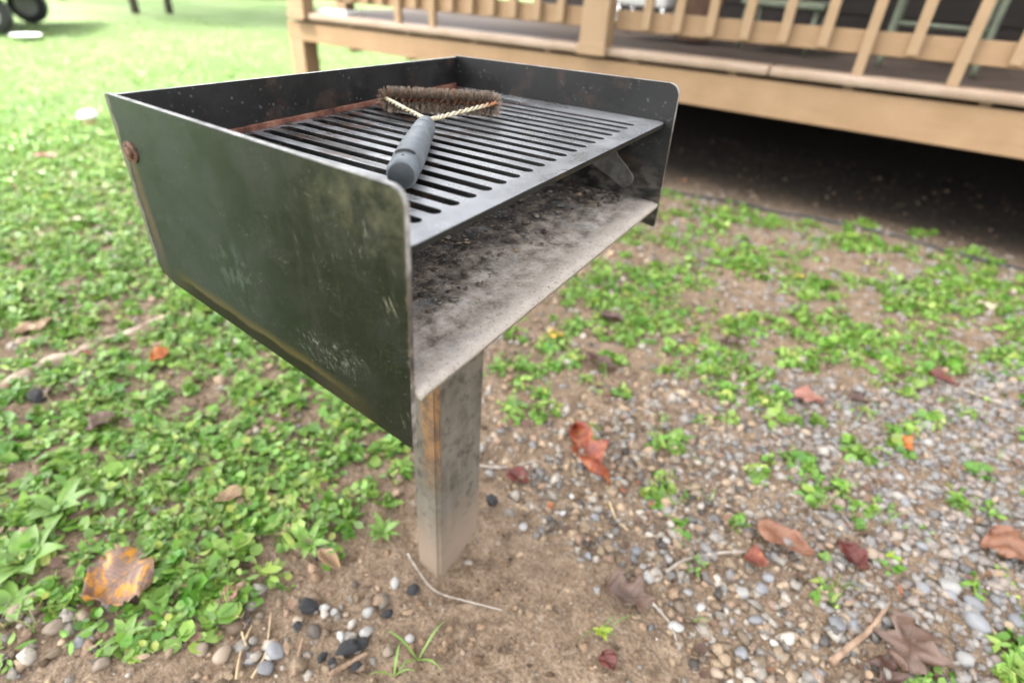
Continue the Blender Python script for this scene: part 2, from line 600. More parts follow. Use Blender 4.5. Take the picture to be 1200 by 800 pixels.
M_paint, M_paintv = mat_paint(), mat_paint_v()
M_nose = simple('worn_nosing_paint', (0.1930, 0.1318, 0.0892), (0.2567, 0.1895, 0.1394), 9, .6, stretch=(1, .4, 1))
M_board = simple('brown_deck_board', (0.034, 0.022, 0.016), (0.07, 0.047, 0.035), 4, .75, stretch=(14, 1, 14), bump=.2)
M_dark = simple('dark_stained_siding', (.010, .0065, .0045), (.026, .016, .011), 5, .7, stretch=(3, .5, 12), bump=.2)
M_roof = simple('brown_shingle', (.06, .045, .035), (.12, .09, .07), 12, .9)

# ------------------------------------------------------------------ ground sheet
xs = np.concatenate([-np.geomspace(260, 1.65, 30), np.arange(-1.6, -.1, .03), np.arange(-.1, 1.1, .01), np.arange(1.1, 4.2, .03), np.geomspace(4.25, 260, 30)])
ys = np.concatenate([-np.geomspace(260, 1.65, 30), np.arange(-1.6, -.7, .03), np.arange(-.7, .75, .01), np.arange(.75, 6.0, .03), np.geomspace(6.05, 260, 30)])
X, Y = np.meshgrid(xs, ys, indexing='ij')
X = X.ravel(); Y = Y.ravel()
V = np.stack([X, Y, hground(X, Y)], 1)
nx, ny = len(xs), len(ys)
ii, jj = np.meshgrid(np.arange(nx - 1), np.arange(ny - 1), indexing='ij')
ii = ii.ravel(); jj = jj.ravel()
F = np.stack([ii * ny + jj, (ii + 1) * ny + jj, (ii + 1) * ny + jj + 1, ii * ny + jj + 1], 1)
gme = mesh_np('ground', V, F, 4)


def lawn_mask(x, y):
    e = 0.9 * (vnoise(x * 2.3 + 5, y * 2.3) - .5) + .5 * (vnoise(x * 9, y * 9 + 4) - .5)
    a = sstep(y + e - 0.35 * np.clip(x, -2, 3), 1.9, 3.2)
    b = sstep(-x + e + .3 * y, 1.6, 2.6)            # lawn goes on left of the frame
    far = sstep(np.hypot(x, y), 9, 12)
    under = sstep(x, 2.3, 2.75) * (1 - sstep(y, 3.3, 3.7))
    return np.clip(np.maximum(np.maximum(a, b) * (1 - under), far), 0, 1)


def deck_shade_mask(x, y):
    return sstep(x + .12 * (vnoise(x * 6, y * 6) - .5), 2.45, 3.3) * (1 - sstep(y, 3.2, 3.5)) * (1 - sstep(x, 5.6, 6))  # where the painted shade under the deck lies


for nm, arr in (('lawn', lawn_mask(X, Y)), ('under', deck_shade_mask(X, Y))):
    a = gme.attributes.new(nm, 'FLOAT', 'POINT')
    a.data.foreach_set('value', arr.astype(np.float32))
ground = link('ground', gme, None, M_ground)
tag(ground, kind='structure')

# ------------------------------------------------------------------ grill
grill = empty('pedestal_grill', ROOT)
tag(grill, 'dark olive steel pedestal charcoal grill with slotted grate on a square post', 'grill')


def L3(p): return (p[0] - ROOT[0], p[1] - ROOT[1], p[2] - ROOT[2])


def round_poly(pts, radii, seg=6):
    out = []
    n = len(pts)
    for i in range(n):
        p = np.array(pts[i], float); r = radii[i]
        if r <= 0:
            out.append(p); continue
        a = np.array(pts[i - 1], float) - p; b = np.array(pts[(i + 1) % n], float) - p
        a /= np.linalg.norm(a); b /= np.linalg.norm(b)
        ang = math.acos(np.clip(a @ b, -1, 1))
        d = r / math.tan(ang / 2)
        c = p + (a + b) / np.linalg.norm(a + b) * r / math.sin(ang / 2)
        s = p + a * d - c; e = p + b * d - c
        a0 = math.atan2(s[1], s[0]); a1 = math.atan2(e[1], e[0])
        da = (a1 - a0 + math.pi) % (2 * math.pi) - math.pi
        for k in range(seg + 1):
            t = a0 + da * k / seg
            out.append(c + r * np.array([math.cos(t), math.sin(t)]))
    return out


def side_panel(xfun, poly, th, outer_mat, inner_mat):
    """poly in (y,z); xfun(y) outer face x; th signed inward thickness; slots 0 outer,1 inner,2 rim"""
    bm = bmesh.new()
    o = [bm.verts.new(L3((xfun(y), y, z))) for y, z in poly]
    i = [bm.verts.new(L3((xfun(y) + th, y, z))) for y, z in poly]
    f = bm.faces.new(o); f.material_index = 0
    f2 = bm.faces.new(i[::-1]); f2.material_index = 1
    n = len(poly)
    for k in range(n):
        q = bm.faces.new((o[k], o[(k + 1) % n], i[(k + 1) % n], i[k])); q.material_index = 2
    es = [e for e in bm.edges if len({ff.material_index for ff in e.link_faces}) == 2]
    bmesh.ops.bevel(bm, geom=es, offset=.0009, segments=2, affect='EDGES', material=2)
    return link('side_panel', bm_mesh('side_panel', bm), grill, [outer_mat, inner_mat, M_edge])


YBL = D - .0204
polyL = round_poly([(0.0, ZT), (YBL, ZT + .0083), (YBL, ZBB), (.0038, ZB)], [.0115, .002, .03, .003])
side_panel(lambda y: 0.0, polyL, TH, M_panel, M_soot)['label'] = 'side panel with scratched olive paint and a rusty bolt'
polyR = round_poly([(0.0, ZT + .003), (D, ZT - .0026), (D, ZBB + .03), (-.004, ZB + .0317)], [.014, .002, .03, .003])
xr = lambda y: W - .0157 * y / D
side_panel(xr, polyR, -TH, M_out, M_soot)

# back wall
bm = bmesh.new()
def bw(s, z, d):
    x0, y0 = TH + .0004, YBL; x1, y1 = W - .0157 - TH - .0004, D
    return bm.verts.new(L3((x0 + (x1 - x0) * s, y0 + (y1 - y0) * s - d, z)))
NB = 10
rows = []
for d in (0.0005, .0055):
    rows.append([[bw(k / NB, zz, d) for k in range(NB + 1)] for zz in (0, 1)])
for d in range(2):
    for k in range(NB + 1):
        s = k / NB
        rows[d][0][k].co.z = ZF + .006 + .0094 * s
        rows[d][1][k].co.z = (ZT + .0083) * (1 - s) + (ZT - .0026) * s - .0015
for k in range(NB):
    for quad, mi in (((rows[0][0][k], rows[0][0][k + 1], rows[0][1][k + 1], rows[0][1][k]), 1),
                     ((rows[1][0][k], rows[1][1][k], rows[1][1][k + 1], rows[1][0][k + 1]), 0),
                     ((rows[0][1][k], rows[0][1][k + 1], rows[1][1][k + 1], rows[1][1][k]), 2),
                     ((rows[0][0][k], rows[1][0][k], rows[1][0][k + 1], rows[0][0][k + 1]), 2)):
        bm.faces.new(quad).material_index = mi
link('back_wall', bm_mesh('back_wall', bm), grill, [M_soot, M_out, M_edge])

# floor plate: slightly warped, with a bent front lip
nxf, nyf = 60, 40
fx = np.linspace(TH + .0006, W - TH - .0006, nxf); fy = np.linspace(-.003, D - .012, nyf)
FX, FY = np.meshgrid(fx, fy, indexing='ij')
FXs = FX - .0157 * np.clip(FY, 0, D) / D * (FX / W)
FYs = FY - .0204 * (1 - FX / W) * np.clip(FY / D, 0, 1)
def floor_z(x, y): return ZF + .0094 * x / W
FZ = floor_z(FX, FY) + .003 * (vnoise(FX * 30, FY * 30) - .5) * sstep(FY, .01, .08) + .003 * (vnoise(FX * 90, FY * 90) - .5) * sstep(FY, .03, .1)
FZ = FZ - .0025 * sstep(FY, .008, -.003)
top = np.stack([FXs - ROOT[0], FYs - ROOT[1], FZ], -1).reshape(-1, 3)
bot = top - np.array([0, 0, .0055])
n0 = len(top)
FF = []
for i in range(nxf - 1):
    for j in range(nyf - 1):
        a = i * nyf + j
        FF.append([a, a + nyf, a + nyf + 1, a + 1])
        FF.append([n0 + a, n0 + a + 1, n0 + a + nyf + 1, n0 + a + nyf])
for i in range(nxf - 1):
    for j in (0, nyf - 1):
        a = i * nyf + j; q = [a, n0 + a, n0 + a + nyf, a + nyf]
        FF.append(q if j == 0 else q[::-1])
for j in range(nyf - 1):
    for i in (0, nxf - 1):
        a = i * nyf + j; q = [a, a + 1, n0 + a + 1, n0 + a]
        FF.append(q if i == 0 else q[::-1])
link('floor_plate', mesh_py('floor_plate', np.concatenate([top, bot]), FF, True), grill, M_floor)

# grate: one plate with twenty long slots
PITCH, NS = .0254, 20
GX0 = .0546; YS, YE = .0355, .358
GXL, GXR, GYF, GYB = .0075, W - .0085, .0085, .3665
SR = .0062
bm = bmesh.new()
vcache = {}
def gv(x, y):
    k = (round(x, 5), round(y, 5))
    if k not in vcache:
        back = np.clip((y - .05) / D, 0, 1)
        xx = x - .0157 * back * (x / W); yy = y - .0204 * (1 - x / W) * np.clip(y / D, 0, 1) * .98
        vcache[k] = bm.verts.new(L3((xx, yy, ZG)))
    return vcache[k]
SEG = 8
for i in range(NS):
    cx = GX0 + (i - 1) * PITCH
    xl = cx - PITCH / 2 if i else GXL; xrr = cx + PITCH / 2 if i < NS - 1 else GXR
    a0, a1 = YS + SR, YE - SR
    # side bars
    for s, xo in ((-1, xl), (1, xrr)):
        prev = None
        for yy in np.linspace(a0, a1, 9):
            cur = (gv(xo, yy), gv(cx + s * SR, yy))
            if prev: bm.faces.new((prev[0], prev[1], cur[1], cur[0]))
            prev = cur
    # rounded ends
    for yc, yo, sg in ((a0, GYF, -1), (a1, GYB, 1)):
        arc = [gv(cx + SR * math.cos(math.pi * k / SEG), yc + sg * SR * math.sin(math.pi * k / SEG)) for k in range(SEG + 1)]
        rnd = .012 if sg < 0 else 0
        outl = [gv(xrr, yc)]
        c_r = (i == NS - 1 and rnd) ; c_l = (i == 0 and rnd)
        if c_r: outl += [gv(xrr, yo + rnd)] + [gv(xrr - rnd + rnd * math.cos(t), yo + rnd - rnd * math.sin(t)) for t in (.4, .8, 1.2)] + [gv(xrr - rnd, yo)]
        else: outl += [gv(xrr, yo)]
        if c_l: outl += [gv(xl + rnd, yo)] + [gv(xl + rnd - rnd * math.sin(t), yo + rnd - rnd * math.cos(t)) for t in (.4, .8, 1.2)] + [gv(xl, yo + rnd)]
        else: outl += [gv(xl, yo)]
        outl += [gv(xl, yc)]
        # split at the slot's axis into two faces
        mid = len(arc) // 2
        am = arc[mid]
        om = gv(cx, yo)
        left_i = next(k for k, vv in enumerate(outl) if vv.co.x < om.co.x - 1e-6 and abs(vv.co.y - om.co.y) < .004 and k > 0)
        bm.faces.new(outl[:left_i] + [om] + arc[:mid + 1][::-1])
        bm.faces.new([om] + outl[left_i:] + arc[mid:][::-1])
bmesh.ops.recalc_face_normals(bm, faces=bm.faces)
for f in bm.faces:
    if f.normal.z < 0: f.normal_flip()
me = bpy.data.meshes.new('grate'); bm.to_mesh(me); bm.free()
gr = link('grate', me, grill, [M_grate, M_soot])
sm = gr.modifiers.new('thickness', 'SOLIDIFY'); sm.thickness = .0062; sm.offset = -1; sm.material_offset_rim = 1; sm.material_offset = 1
bv = gr.modifiers.new('soft_edge', 'BEVEL'); bv.width = .0008; bv.segments = 2; bv.limit_method = 'ANGLE'; bv.angle_limit = R(50)

# supports below the grate, back ledge, bolts
def bar(name, a, b, size, mat, parent=grill):
    bm = bmesh.new()
    a = Vector(L3(a)); b = Vector(L3(b))
    box_bm(bm, (0, -size[0] / 2, -size[1] / 2), ((b - a).length, size[0] / 2, size[1] / 2), min(size) * .15)
    q = (b - a).to_track_quat('X', 'Z')
    me = bm_mesh(name, bm); me.transform(Matrix.Translation(a) @ q.to_matrix().to_4x4())
    return link(name, me, parent, mat)
bar('back_ledge', (.008, .3475, ZG - .0005), (W - .028, .3675, ZG - .0005), (.006, .012), M_ledge)
bar('grate_support', (.0085, .03, ZG - .0125), (.0085, .33, ZG - .0125), (.006, .012), M_soot)
bar('grate_support', (W - .0115, .03, ZG - .0125), (W - .023, .34, ZG - .0125), (.006, .012), M_soot)
# curved hanger tab under the grate near the far side
tab = [(.0, .0), (-.045, -.012), (-.056, -.03), (-.073, -.045), (-.085, -.06), (-.074, -.075), (-.055, -.066), (-.02, -.05), (.04, -.02), (.07, -.004), (.07, 0)]
tabp = spline([(a, b) for a, b in tab], 40)
bm = bmesh.new()
fo = [bm.verts.new(L3((.485 - .0 * 1, .10 + a, ZG - .0075 + b * .95))) for a, b in tabp]
fi = [bm.verts.new(L3((.489, .10 + a, ZG - .0075 + b * .95))) for a, b in tabp]
bm.faces.new(fo); bm.faces.new(fi[::-1])
for k in range(len(fo)):
    bm.faces.new((fo[k], fo[(k + 1) % len(fo)], fi[(k + 1) % len(fo)], fi[k]))
M_tab = simple('ash_grey_tab', (.018, .016, .015), (.075, .069, .063), 40, .7, bump=.3)
link('hanger_tab', bm_mesh('hanger_tab', bm), grill, M_tab)

def lathe(name, prof, n, mat, parent, mtx, smooth=True):
    V, F = [], []
    k = len(prof)
    for x, r in prof:
        for j in range(n):
            a = 2 * math.pi * j / n
            V.append((x, r * math.cos(a), r * math.sin(a)))
    for i in range(k - 1):
        for j in range(n):
            F.append([i * n + j, i * n + (j + 1) % n, (i + 1) * n + (j + 1) % n, (i + 1) * n + j])
    F.append(list(range(n))[::-1]); F.append([(k - 1) * n + j for j in range(n)])
    me = mesh_py(name, V, F, smooth)
    me.transform(mtx)
    if smooth:
        try: me.set_sharp_from_angle(angle=R(40))
        except Exception: pass
    return link(name, me, parent, mat)

bo = Vector(L3((0, .337, .785)))
bolt = lathe('bolt', [(.0, .0001), (-.0, .0104), (-.0014, .0104), (-.0018, .0098), (-.0018, .007)], 24, M_rust, grill, Matrix.Translation(bo))
lathe('bolt_head', [(-.0016, .0066), (-.0038, .0064), (-.0052, .005), (-.0056, .0001)], 6, M_rust, bolt, Matrix.Translation(bo), False)
for yy, zz in ((.33, .79),):
    lathe('bolt', [(0, .009), (.002, .009), (.0022, .006), (.006, .006), (.007, .004)], 12, M_rust, grill, Matrix.Translation(Vector(L3((W - .0157 * yy / D + .0002, yy, zz)))), False)

# post: rectangular tube, sunk in the soil
pd = Vector((1, -.03, 0)).normalized(); pe = Vector((.09, .996, 0)).normalized()
bm = bmesh.new()
near = Vector((.2272, .162, 0))
cs = [near, near + pd * .122, near + pd * .122 + pe * .058, near + pe * .058]
vb = [bm.verts.new(L3((c.x, c.y, -.25))) for c in cs]
vt = [bm.verts.new(L3((c.x, c.y, ZF - .0065 + .0094 * c.x / W))) for c in cs]
bm.faces.new(vb[::-1]); bm.faces.new(vt)
for k in range(4): bm.faces.new((vb[k], vb[(k + 1) % 4], vt[(k + 1) % 4], vt[k]))
es = [e for e in bm.edges if abs(e.verts[0].co.z - e.verts[1].co.z) > .1]
bmesh.ops.bevel(bm, geom=es, offset=.006, segments=3, affect='EDGES')
bmesh.ops.subdivide_edges(bm, edges=[e for e in bm.edges if abs(e.verts[0].co.z - e.verts[1].co.z) > .1], cuts=8)
link('post', bm_mesh('post', bm), grill, M_post)

# ------------------------------------------------------------------ grill brush
cap = Vector((.0985, .091, ZG + .0146)); neck = Vector((.262, .196, ZG + .0146))
ax = (neck - cap).normalized()
broot = empty('grill_brush', (cap.x, cap.y, ZG))
tag(broot, 'grey handled wire grill brush with rusty bristle head lying on the grate', 'brush')
def BL(v): return Vector(v) - Vector((cap.x, cap.y, ZG))
def mat_rubber():
    t = NT('grey_rubber_grip', .5, .4)
    v = t.obj()
    n = t.noise(45, 5, .6, v)
    c = t.ramp(n, [(.3, (.062, .071, .080)), (.55, (.105, .118, .130)), (.75, (.15, .166, .18))])
    sp = t.math('MULTIPLY', t.mr(t.vor(420, v), .2, .08), t.mr(t.noise(60, 2, .5, v), .52, .6))
    c = t.mix(t.math('MULTIPLY', sp, .6), c, (.35, .37, .38))
    c = t.mix(t.mr(t.noise(28, 4, .65, v), .62, .72, 0, .6), c, (.025, .028, .03))
    t.base(c)
    t.bump(t.noise(400, 3, .6, v), .15, .0006)
    return t.mat
M_rub = mat_rubber()
M_cap = simple('dark_rubber_cap', (.016, .020, .024), (.032, .038, .044), 60, .55)
M_hole = simple('black_hole', (.006, .006, .006), (.012, .012, .012), 60, .9)
HL = (neck - cap).length
def at_axis(s): return cap + ax * s
q = ax.to_track_quat('X', 'Z')
mtx = Matrix.Translation(BL(cap)) @ q.to_matrix().to_4x4()
prof = [(.0, .0135), (.0012, .0150), (.004, .0158), (.010, .0160), (.019, .0160), (.0198, .0146), (.0228, .0146), (.0236, .0160), (.030, .0164), (.045, .0170),
        (.075, .0168), (.100, .0160), (.1205, .0154), (.1215, .0138), (.1255, .0138), (.1265, .0150), (.140, .0149), (.154, .0146), (.155, .0131), (.158, .0131), (.159, .0143), (.172, .0136),
        (.185, .0122), (HL - .002, .0098), (HL, .0085)]
prof = [(a_, b_ * .88) for a_, b_ in prof]
h = lathe('handle', prof, 28, M_rub, broot, mtx)
lathe('end_cap', [(.0004, .0117), (-.0016, .0115), (-.0024, .0104), (-.0026, .0001)], 28, M_cap, h, mtx)
# hanging hole: dark slot across the top of the grip
side = ax.cross(Vector((0, 0, 1))).normalized()
hm = Matrix.Translation(BL(at_axis(.0275) + Vector((0, 0, .0116)))) @ Matrix.Rotation(0, 4, 'Z') @ q.to_matrix().to_4x4()
bm = bmesh.new()
bmesh.ops.create_uvsphere(bm, u_segments=14, v_segments=8, radius=1)
for v in bm.verts: v.co = Vector((v.co.x * .0046, v.co.y * .0095, v.co.z * .0042))
me = bm_mesh('hang_hole', bm, True); me.transform(hm)
link('hang_hole', me, h, M_hole)
bm = bmesh.new(); bmesh.ops.create_uvsphere(bm, u_segments=10, v_segments=6, radius=1)
for v in bm.verts: v.co = Vector((v.co.x * .0026, v.co.y * .0020, v.co.z * .0015))
me = bm_mesh('vent_hole', bm, True); me.transform(Matrix.Translation(BL(at_axis(.0135) + Vector((0, 0, .0131)))) @ q.to_matrix().to_4x4())
link('vent_hole', me, h, M_hole)

def mat_wire():
    t = NT('twisted_steel_wire', .42, .5)
    v = t.obj()
    x, y, z = t.sep(v)
    n = t.noise(50, 4, .6, v)
    c = t.ramp(n, [(.35, (.30, .25, .16)), (.6, (.46, .40, .29))])
    c = t.mix(t.math('MULTIPLY', t.mr(x, .255, .30), t.mr(y, .13, .11)), c, (.32, .13, .05))
    t.base(c); t.metal(.25)
    return t.mat
M_wire = mat_wire()
M_core = simple('rust_orange_wire', (.16, .05, .022), (.33, .115, .045), 120, .6, metal=.2)
def twisted(path, r, off, turns, n=110):
    P = spline(path, n)
    T = np.gradient(P, axis=0); T /= np.linalg.norm(T, axis=1)[:, None]
    up = np.array([0, 0, 1.0])
    S = np.cross(T, up); S /= np.linalg.norm(S, axis=1)[:, None]
    U = np.cross(S, T)
    out = []
    for ph in (0, math.pi):
        a = np.linspace(0, 2 * np.pi * turns, n) + ph
        out.append(P + off * (np.cos(a)[:, None] * S + np.sin(a)[:, None] * U))
    return out
HLp = np.array(BL((.3135, .306, ZG + .0185))); HRp = np.array(BL((.3985, .192, ZG + .0185)))
hd = (HRp - HLp); hlen = np.linalg.norm(hd); hd /= hlen
nk = np.array(BL(neck)); axn = np.array(ax)
sd_ = np.cross(axn, [0, 0, 1]); sd_ /= np.linalg.norm(sd_)
for sgn, end in ((-1, HLp - hd * .002), (1, HRp + hd * .002)):
    f0 = nk - axn * .012 + sd_ * sgn * .0036
    f1 = nk + axn * .012 + sd_ * sgn * .0042 + np.array([0, 0, .002])
    f2 = f1 + (end - f1) * .12 + axn * .003
    e1 = end - hd * sgn * 0 + np.array([0, 0, .002])
    st = twisted([f0, f1, f2, f1 + (e1 - f1) * .6, e1], .0016, .0014, 11)
    link('wire_arm', multi_tube('wire_arm', st, [.00165, .00165], 7), broot, M_wire)
link('core_wire', multi_tube('core_wire', twisted([HLp, HLp + hd * hlen * .5, HRp], .0015, .0013, 16), [.0015, .0015], 7), broot, M_core)
# bristles
NBR = 7000
tpos = rng.random(NBR)
turn = 17
ang = tpos * 2 * np.pi * turn / 2 + (rng.integers(0, 2, NBR) * np.pi) + rng.normal(0, .27, NBR)
e1 = np.cross(hd, [0, 0, 1]); e1 /= np.linalg.norm(e1); e2 = np.cross(e1, hd)
basep = HLp + hd * (tpos * hlen)[:, None]
dirv = np.cos(ang)[:, None] * e1 + np.sin(ang)[:, None] * e2 + hd * rng.normal(0, .13, NBR)[:, None]
endk = np.abs(tpos - .5) > .47
dirv[endk] += (hd * (np.sign(tpos - .5) * rng.random(NBR) * 1.0)[:, None])[endk]
dirv /= np.linalg.norm(dirv, axis=1)[:, None]
ln = rng.uniform(.0128, .0172, NBR)
tip = basep + dirv * ln[:, None]
tip[:, 2] = np.maximum(tip[:, 2], .0006 + 0 * tip[:, 2])
tang = np.cross(dirv, rng.normal(0, 1, (NBR, 3))); tang /= np.linalg.norm(tang, axis=1)[:, None]
tan2 = np.cross(dirv, tang)
wd = .00030
bv_ = np.stack([basep + tang * wd, basep + (-.5 * tang + .87 * tan2) * wd, basep + (-.5 * tang - .87 * tan2) * wd,
                tip + tang * wd, tip + (-.5 * tang + .87 * tan2) * wd, tip + (-.5 * tang - .87 * tan2) * wd], 1).reshape(-1, 3)
b0 = np.arange(NBR)[:, None] * 6
bf = np.concatenate([b0 + np.array([[0, 1, 4, 3]]), b0 + np.array([[1, 2, 5, 4]]), b0 + np.array([[2, 0, 3, 5]])])
cc = np.tile(np.array([[.235, .205, .165]]), (NBR, 1)) * rng.uniform(.5, 1.35, (NBR, 1))
rb = rng.random(NBR) < .26
cc[rb] = np.array([.24, .10, .045]) * rng.uniform(.6, 1.2, (rb.sum(), 1))
ccv = np.repeat(cc, 6, 0).reshape(NBR, 6, 3)
ccv[:, :3] *= np.array([.30, .16, .10])  # roots darker and rustier: shade inside the bristle head put into the tint
M_br = tinted('wire_bristle', .5, .5, 80, .15)
tag(link('bristles', mesh_np('bristles', bv_, bf, 4, False, ccv.reshape(-1, 3)), broot, M_br), kind='stuff')


# ------------------------------------------------------------------ pebble shapes and ground scatter
def ico(sub):
    bm = bmesh.new(); bmesh.ops.create_icosphere(bm, subdivisions=sub, radius=1)
    v = np.array([vv.co[:] for vv in bm.verts]); f = np.array([[x.index for x in ff.verts] for ff in bm.faces]); bm.free()
    return v, f
IV, IF = ico(2)
PSH = []
for k in range(14):
    r_ = np.random.default_rng(100 + k)
    v = IV.copy()
    for _ in range(5):
        d = r_.normal(0, 1, 3); d /= np.linalg.norm(d)
        o = r_.uniform(.45, .8)
        s = v @ d
        v = v - np.clip(s - o, 0, None)[:, None] * d * .85
    v += .05 * np.sin(v[:, [1, 2, 0]] * r_.uniform(2, 4) + r_.random(3) * 6)
    v *= np.array([1, r_.uniform(.65, .95), r_.uniform(.45, .75)])
    PSH.append(v)
PCOL = np.array([(.36, .33, .29), (.30, .285, .27), (.44, .41, .37), (.34, .26, .18), (.42, .32, .22), (.25, .18, .125), (.50, .46, .41), (.22, .215, .215), (.36, .25, .18), (.30, .24, .19), (.10, .085, .075)])
PWT = np.array([.14, .11, .09, .14, .12, .11, .05, .07, .08, .07, .05])


def rand_rot(n, tilt=.5):
    a = rng.uniform(0, 2 * np.pi, n); b = rng.normal(0, tilt, n); c = rng.normal(0, tilt, n)
    ca, sa, cb, sb, cc_, sc = np.cos(a), np.sin(a), np.cos(b), np.sin(b), np.cos(c), np.sin(c)
    Rz = np.zeros((n, 3, 3)); Rz[:, 0, 0] = ca; Rz[:, 0, 1] = -sa; Rz[:, 1, 0] = sa; Rz[:, 1, 1] = ca; Rz[:, 2, 2] = 1
    Rx = np.zeros((n, 3, 3)); Rx[:, 0, 0] = 1; Rx[:, 1, 1] = cb; Rx[:, 1, 2] = -sb; Rx[:, 2, 1] = sb; Rx[:, 2, 2] = cb
    Ry = np.zeros((n, 3, 3)); Ry[:, 1, 1] = 1; Ry[:, 0, 0] = cc_; Ry[:, 0, 2] = sc; Ry[:, 2, 0] = -sc; Ry[:, 2, 2] = cc_
    return Rz @ Rx @ Ry


class Ell:
    """ellipse on the ground round the spot seen at a pixel"""
    def __init__(self, px, py, rx, ry=None, k=1.0):
        ry = ry or rx
        self.c = G(px, py)[:2]
        a = G(px + rx, py)[:2] - self.c; b = G(px, py + ry)[:2] - self.c
        self.M = np.linalg.inv(np.stack([a, b], 1)); self.k = k
    def f(self, x, y):
        d = np.stack([x - self.c[0], y - self.c[1]]); q = self.M @ d
        return self.k * (1 - sstep(np.hypot(q[0], q[1]), .55, 1.05))


def field(ells, x, y):
    o = np.zeros_like(x)
    for e in ells: o = np.maximum(o, e.f(x, y))
    return o


def in_poly(pts, x, y):
    ins = np.zeros(len(x), bool)
    n = len(pts)
    for i in range(n):
        x0, y0 = pts[i]; x1, y1 = pts[(i + 1) % n]
        c = ((y0 > y) != (y1 > y)) & (x < (x1 - x0) * (y - y0) / (y1 - y0 + 1e-12) + x0)
        ins ^= c
    return ins


def sdist_poly(pts, x, y):
    d = np.full(len(x), 1e9)
    n = len(pts)
    for i in range(n):
        a = np.array(pts[i]); b = np.array(pts[(i + 1) % n]); ab = b - a
        t = np.clip(((x - a[0]) * ab[0] + (y - a[1]) * ab[1]) / (ab @ ab + 1e-12), 0, 1)
        d = np.minimum(d, np.hypot(x - a[0] - ab[0] * t, y - a[1] - ab[1] * t))
    return np.where(in_poly(pts, x, y), d, -d)


def gp(*pts): return [tuple(G(*p)[:2]) for p in pts]

# dense ground cover left of the grill, in ground coordinates
COVER = gp((480, 525), (468, 560), (425, 590), (392, 645), (335, 690), (300, 712), (235, 735), (165, 790), (90, 805)) + [(-.34, .45), (-1.6, .6), (-2.2, 4.0), (2.2, 4.0), (1.6, 1.6)] + gp((560, 400))
BARE = [Ell(110, 405, 120, 22, .6), Ell(130, 362, 70, 14, .5), Ell(60, 735, 70, 50, .6), Ell(240, 470, 60, 22, .4), Ell(340, 500, 70, 28, .55), Ell(420, 560, 55, 30, .55), Ell(40, 560, 60, 25, .35), Ell(60, 500, 60, 22, .4), Ell(150, 600, 60, 25, .3), Ell(30, 775, 80, 40, .8), Ell(190, 765, 40, 30, .4)]
GREEN = [(850, 252, 30, 14), (905, 262, 22, 10), (1000, 285, 40, 16), (1010, 265, 20, 8), (780, 330, 60, 26), (870, 302, 40, 16), (945, 335, 36, 20), (1080, 275, 18, 8), (1080, 345, 60, 30), (1130, 312, 50, 22), (1150, 350, 60, 30), (700, 345, 45, 25),
         (740, 385, 55, 26), (820, 425, 60, 28), (880, 385, 45, 22), (960, 385, 45, 22), (1040, 400, 60, 24), (1100, 420, 50, 26), (1180, 420, 40, 20), (600, 440, 40, 24), (650, 420, 36, 26), (690, 455, 16, 12), (615, 478, 40, 24), (760, 355, 40, 20),
         (870, 455, 55, 30), (905, 470, 30, 18), (935, 425, 30, 18), (985, 412, 40, 16), (1060, 455, 30, 14), (1020, 525, 38, 22), (1080, 500, 28, 20), (930, 550, 42, 20), (965, 580, 36, 20), (1005, 605, 30, 18), (885, 548, 20, 20), (1120, 585, 22, 14), (1150, 573, 14, 10),
         (785, 520, 24, 16), (775, 572, 14, 12), (800, 622, 26, 12), (824, 668, 16, 12), (815, 722, 12, 20), (968, 655, 10, 10), (972, 695, 12, 14), (1048, 655, 12, 12), (1145, 680, 20, 12), (1195, 785, 40, 34), (705, 742, 14, 12), (700, 500, 22, 14), (720, 420, 14, 10), (575, 395, 30, 14),
         (640, 465, 14, 10), (870, 612, 18, 10), (905, 612, 22, 10), (1085, 800, 30, 14), (380, 640, 26, 18), (455, 585, 30, 18), (352, 622, 30, 20), (1190, 690, 10, 6), (840, 590, 12, 9), (800, 375, 30, 14), (670, 385, 20, 12), (1230, 350, 60, 50), (1240, 470, 50, 30)]
GREENE = [Ell(*g) for g in GREEN]


def cover_density(x, y):
    s = sdist_poly(COVER, x, y)
    e = .10 * (vnoise(x * 9 + 2, y * 9) - .5) + .06 * (vnoise(x * 22, y * 22 + 3) - .5)
    d = sstep(s + e, -.01, .08) * (1 - field(BARE, x, y))
    gaps = .36 + .64 * sstep(vnoise(x * 8 + 11, y * 8 + 5) * .45 + vnoise(x * 21, y * 21 + 8) * .55, .34, .58)
    d = d * gaps
    r = field(GREENE, x, y) * (.2 + .85 * sstep(vnoise(x * 24 + 1, y * 24 + 6) * .6 + vnoise(x * 50, y * 50) * .4,   .32, .56))
    rr = (.10 + .22 * sstep(x, .9, 1.6)) * sstep(x, .6, 1.0) * (1 - sstep(x, 2.65, 2.75)) * sstep(vnoise(x * 8, y * 8) * .5 + vnoise(x * 30, y * 30 + 2) * .5, .42, .62)
    return np.clip(np.maximum(np.maximum(d, r), rr), 0, 1)


def clear_of_post(x, y, m=.0):
    return ~((x > .215 - m) & (x < .35 + m) & (y > .150 - m) & (y < .225 + m))


LEAFO = np.array([(0, -1.0), (.78, -.42), (.74, .48), (0, 1.0), (-.74, .48), (-.78, -.42)])
LEAFN = np.array([(0, -1.0), (.38, -.35), (.34, .35), (0, 1.05), (-.34, .35), (-.38, -.35)])


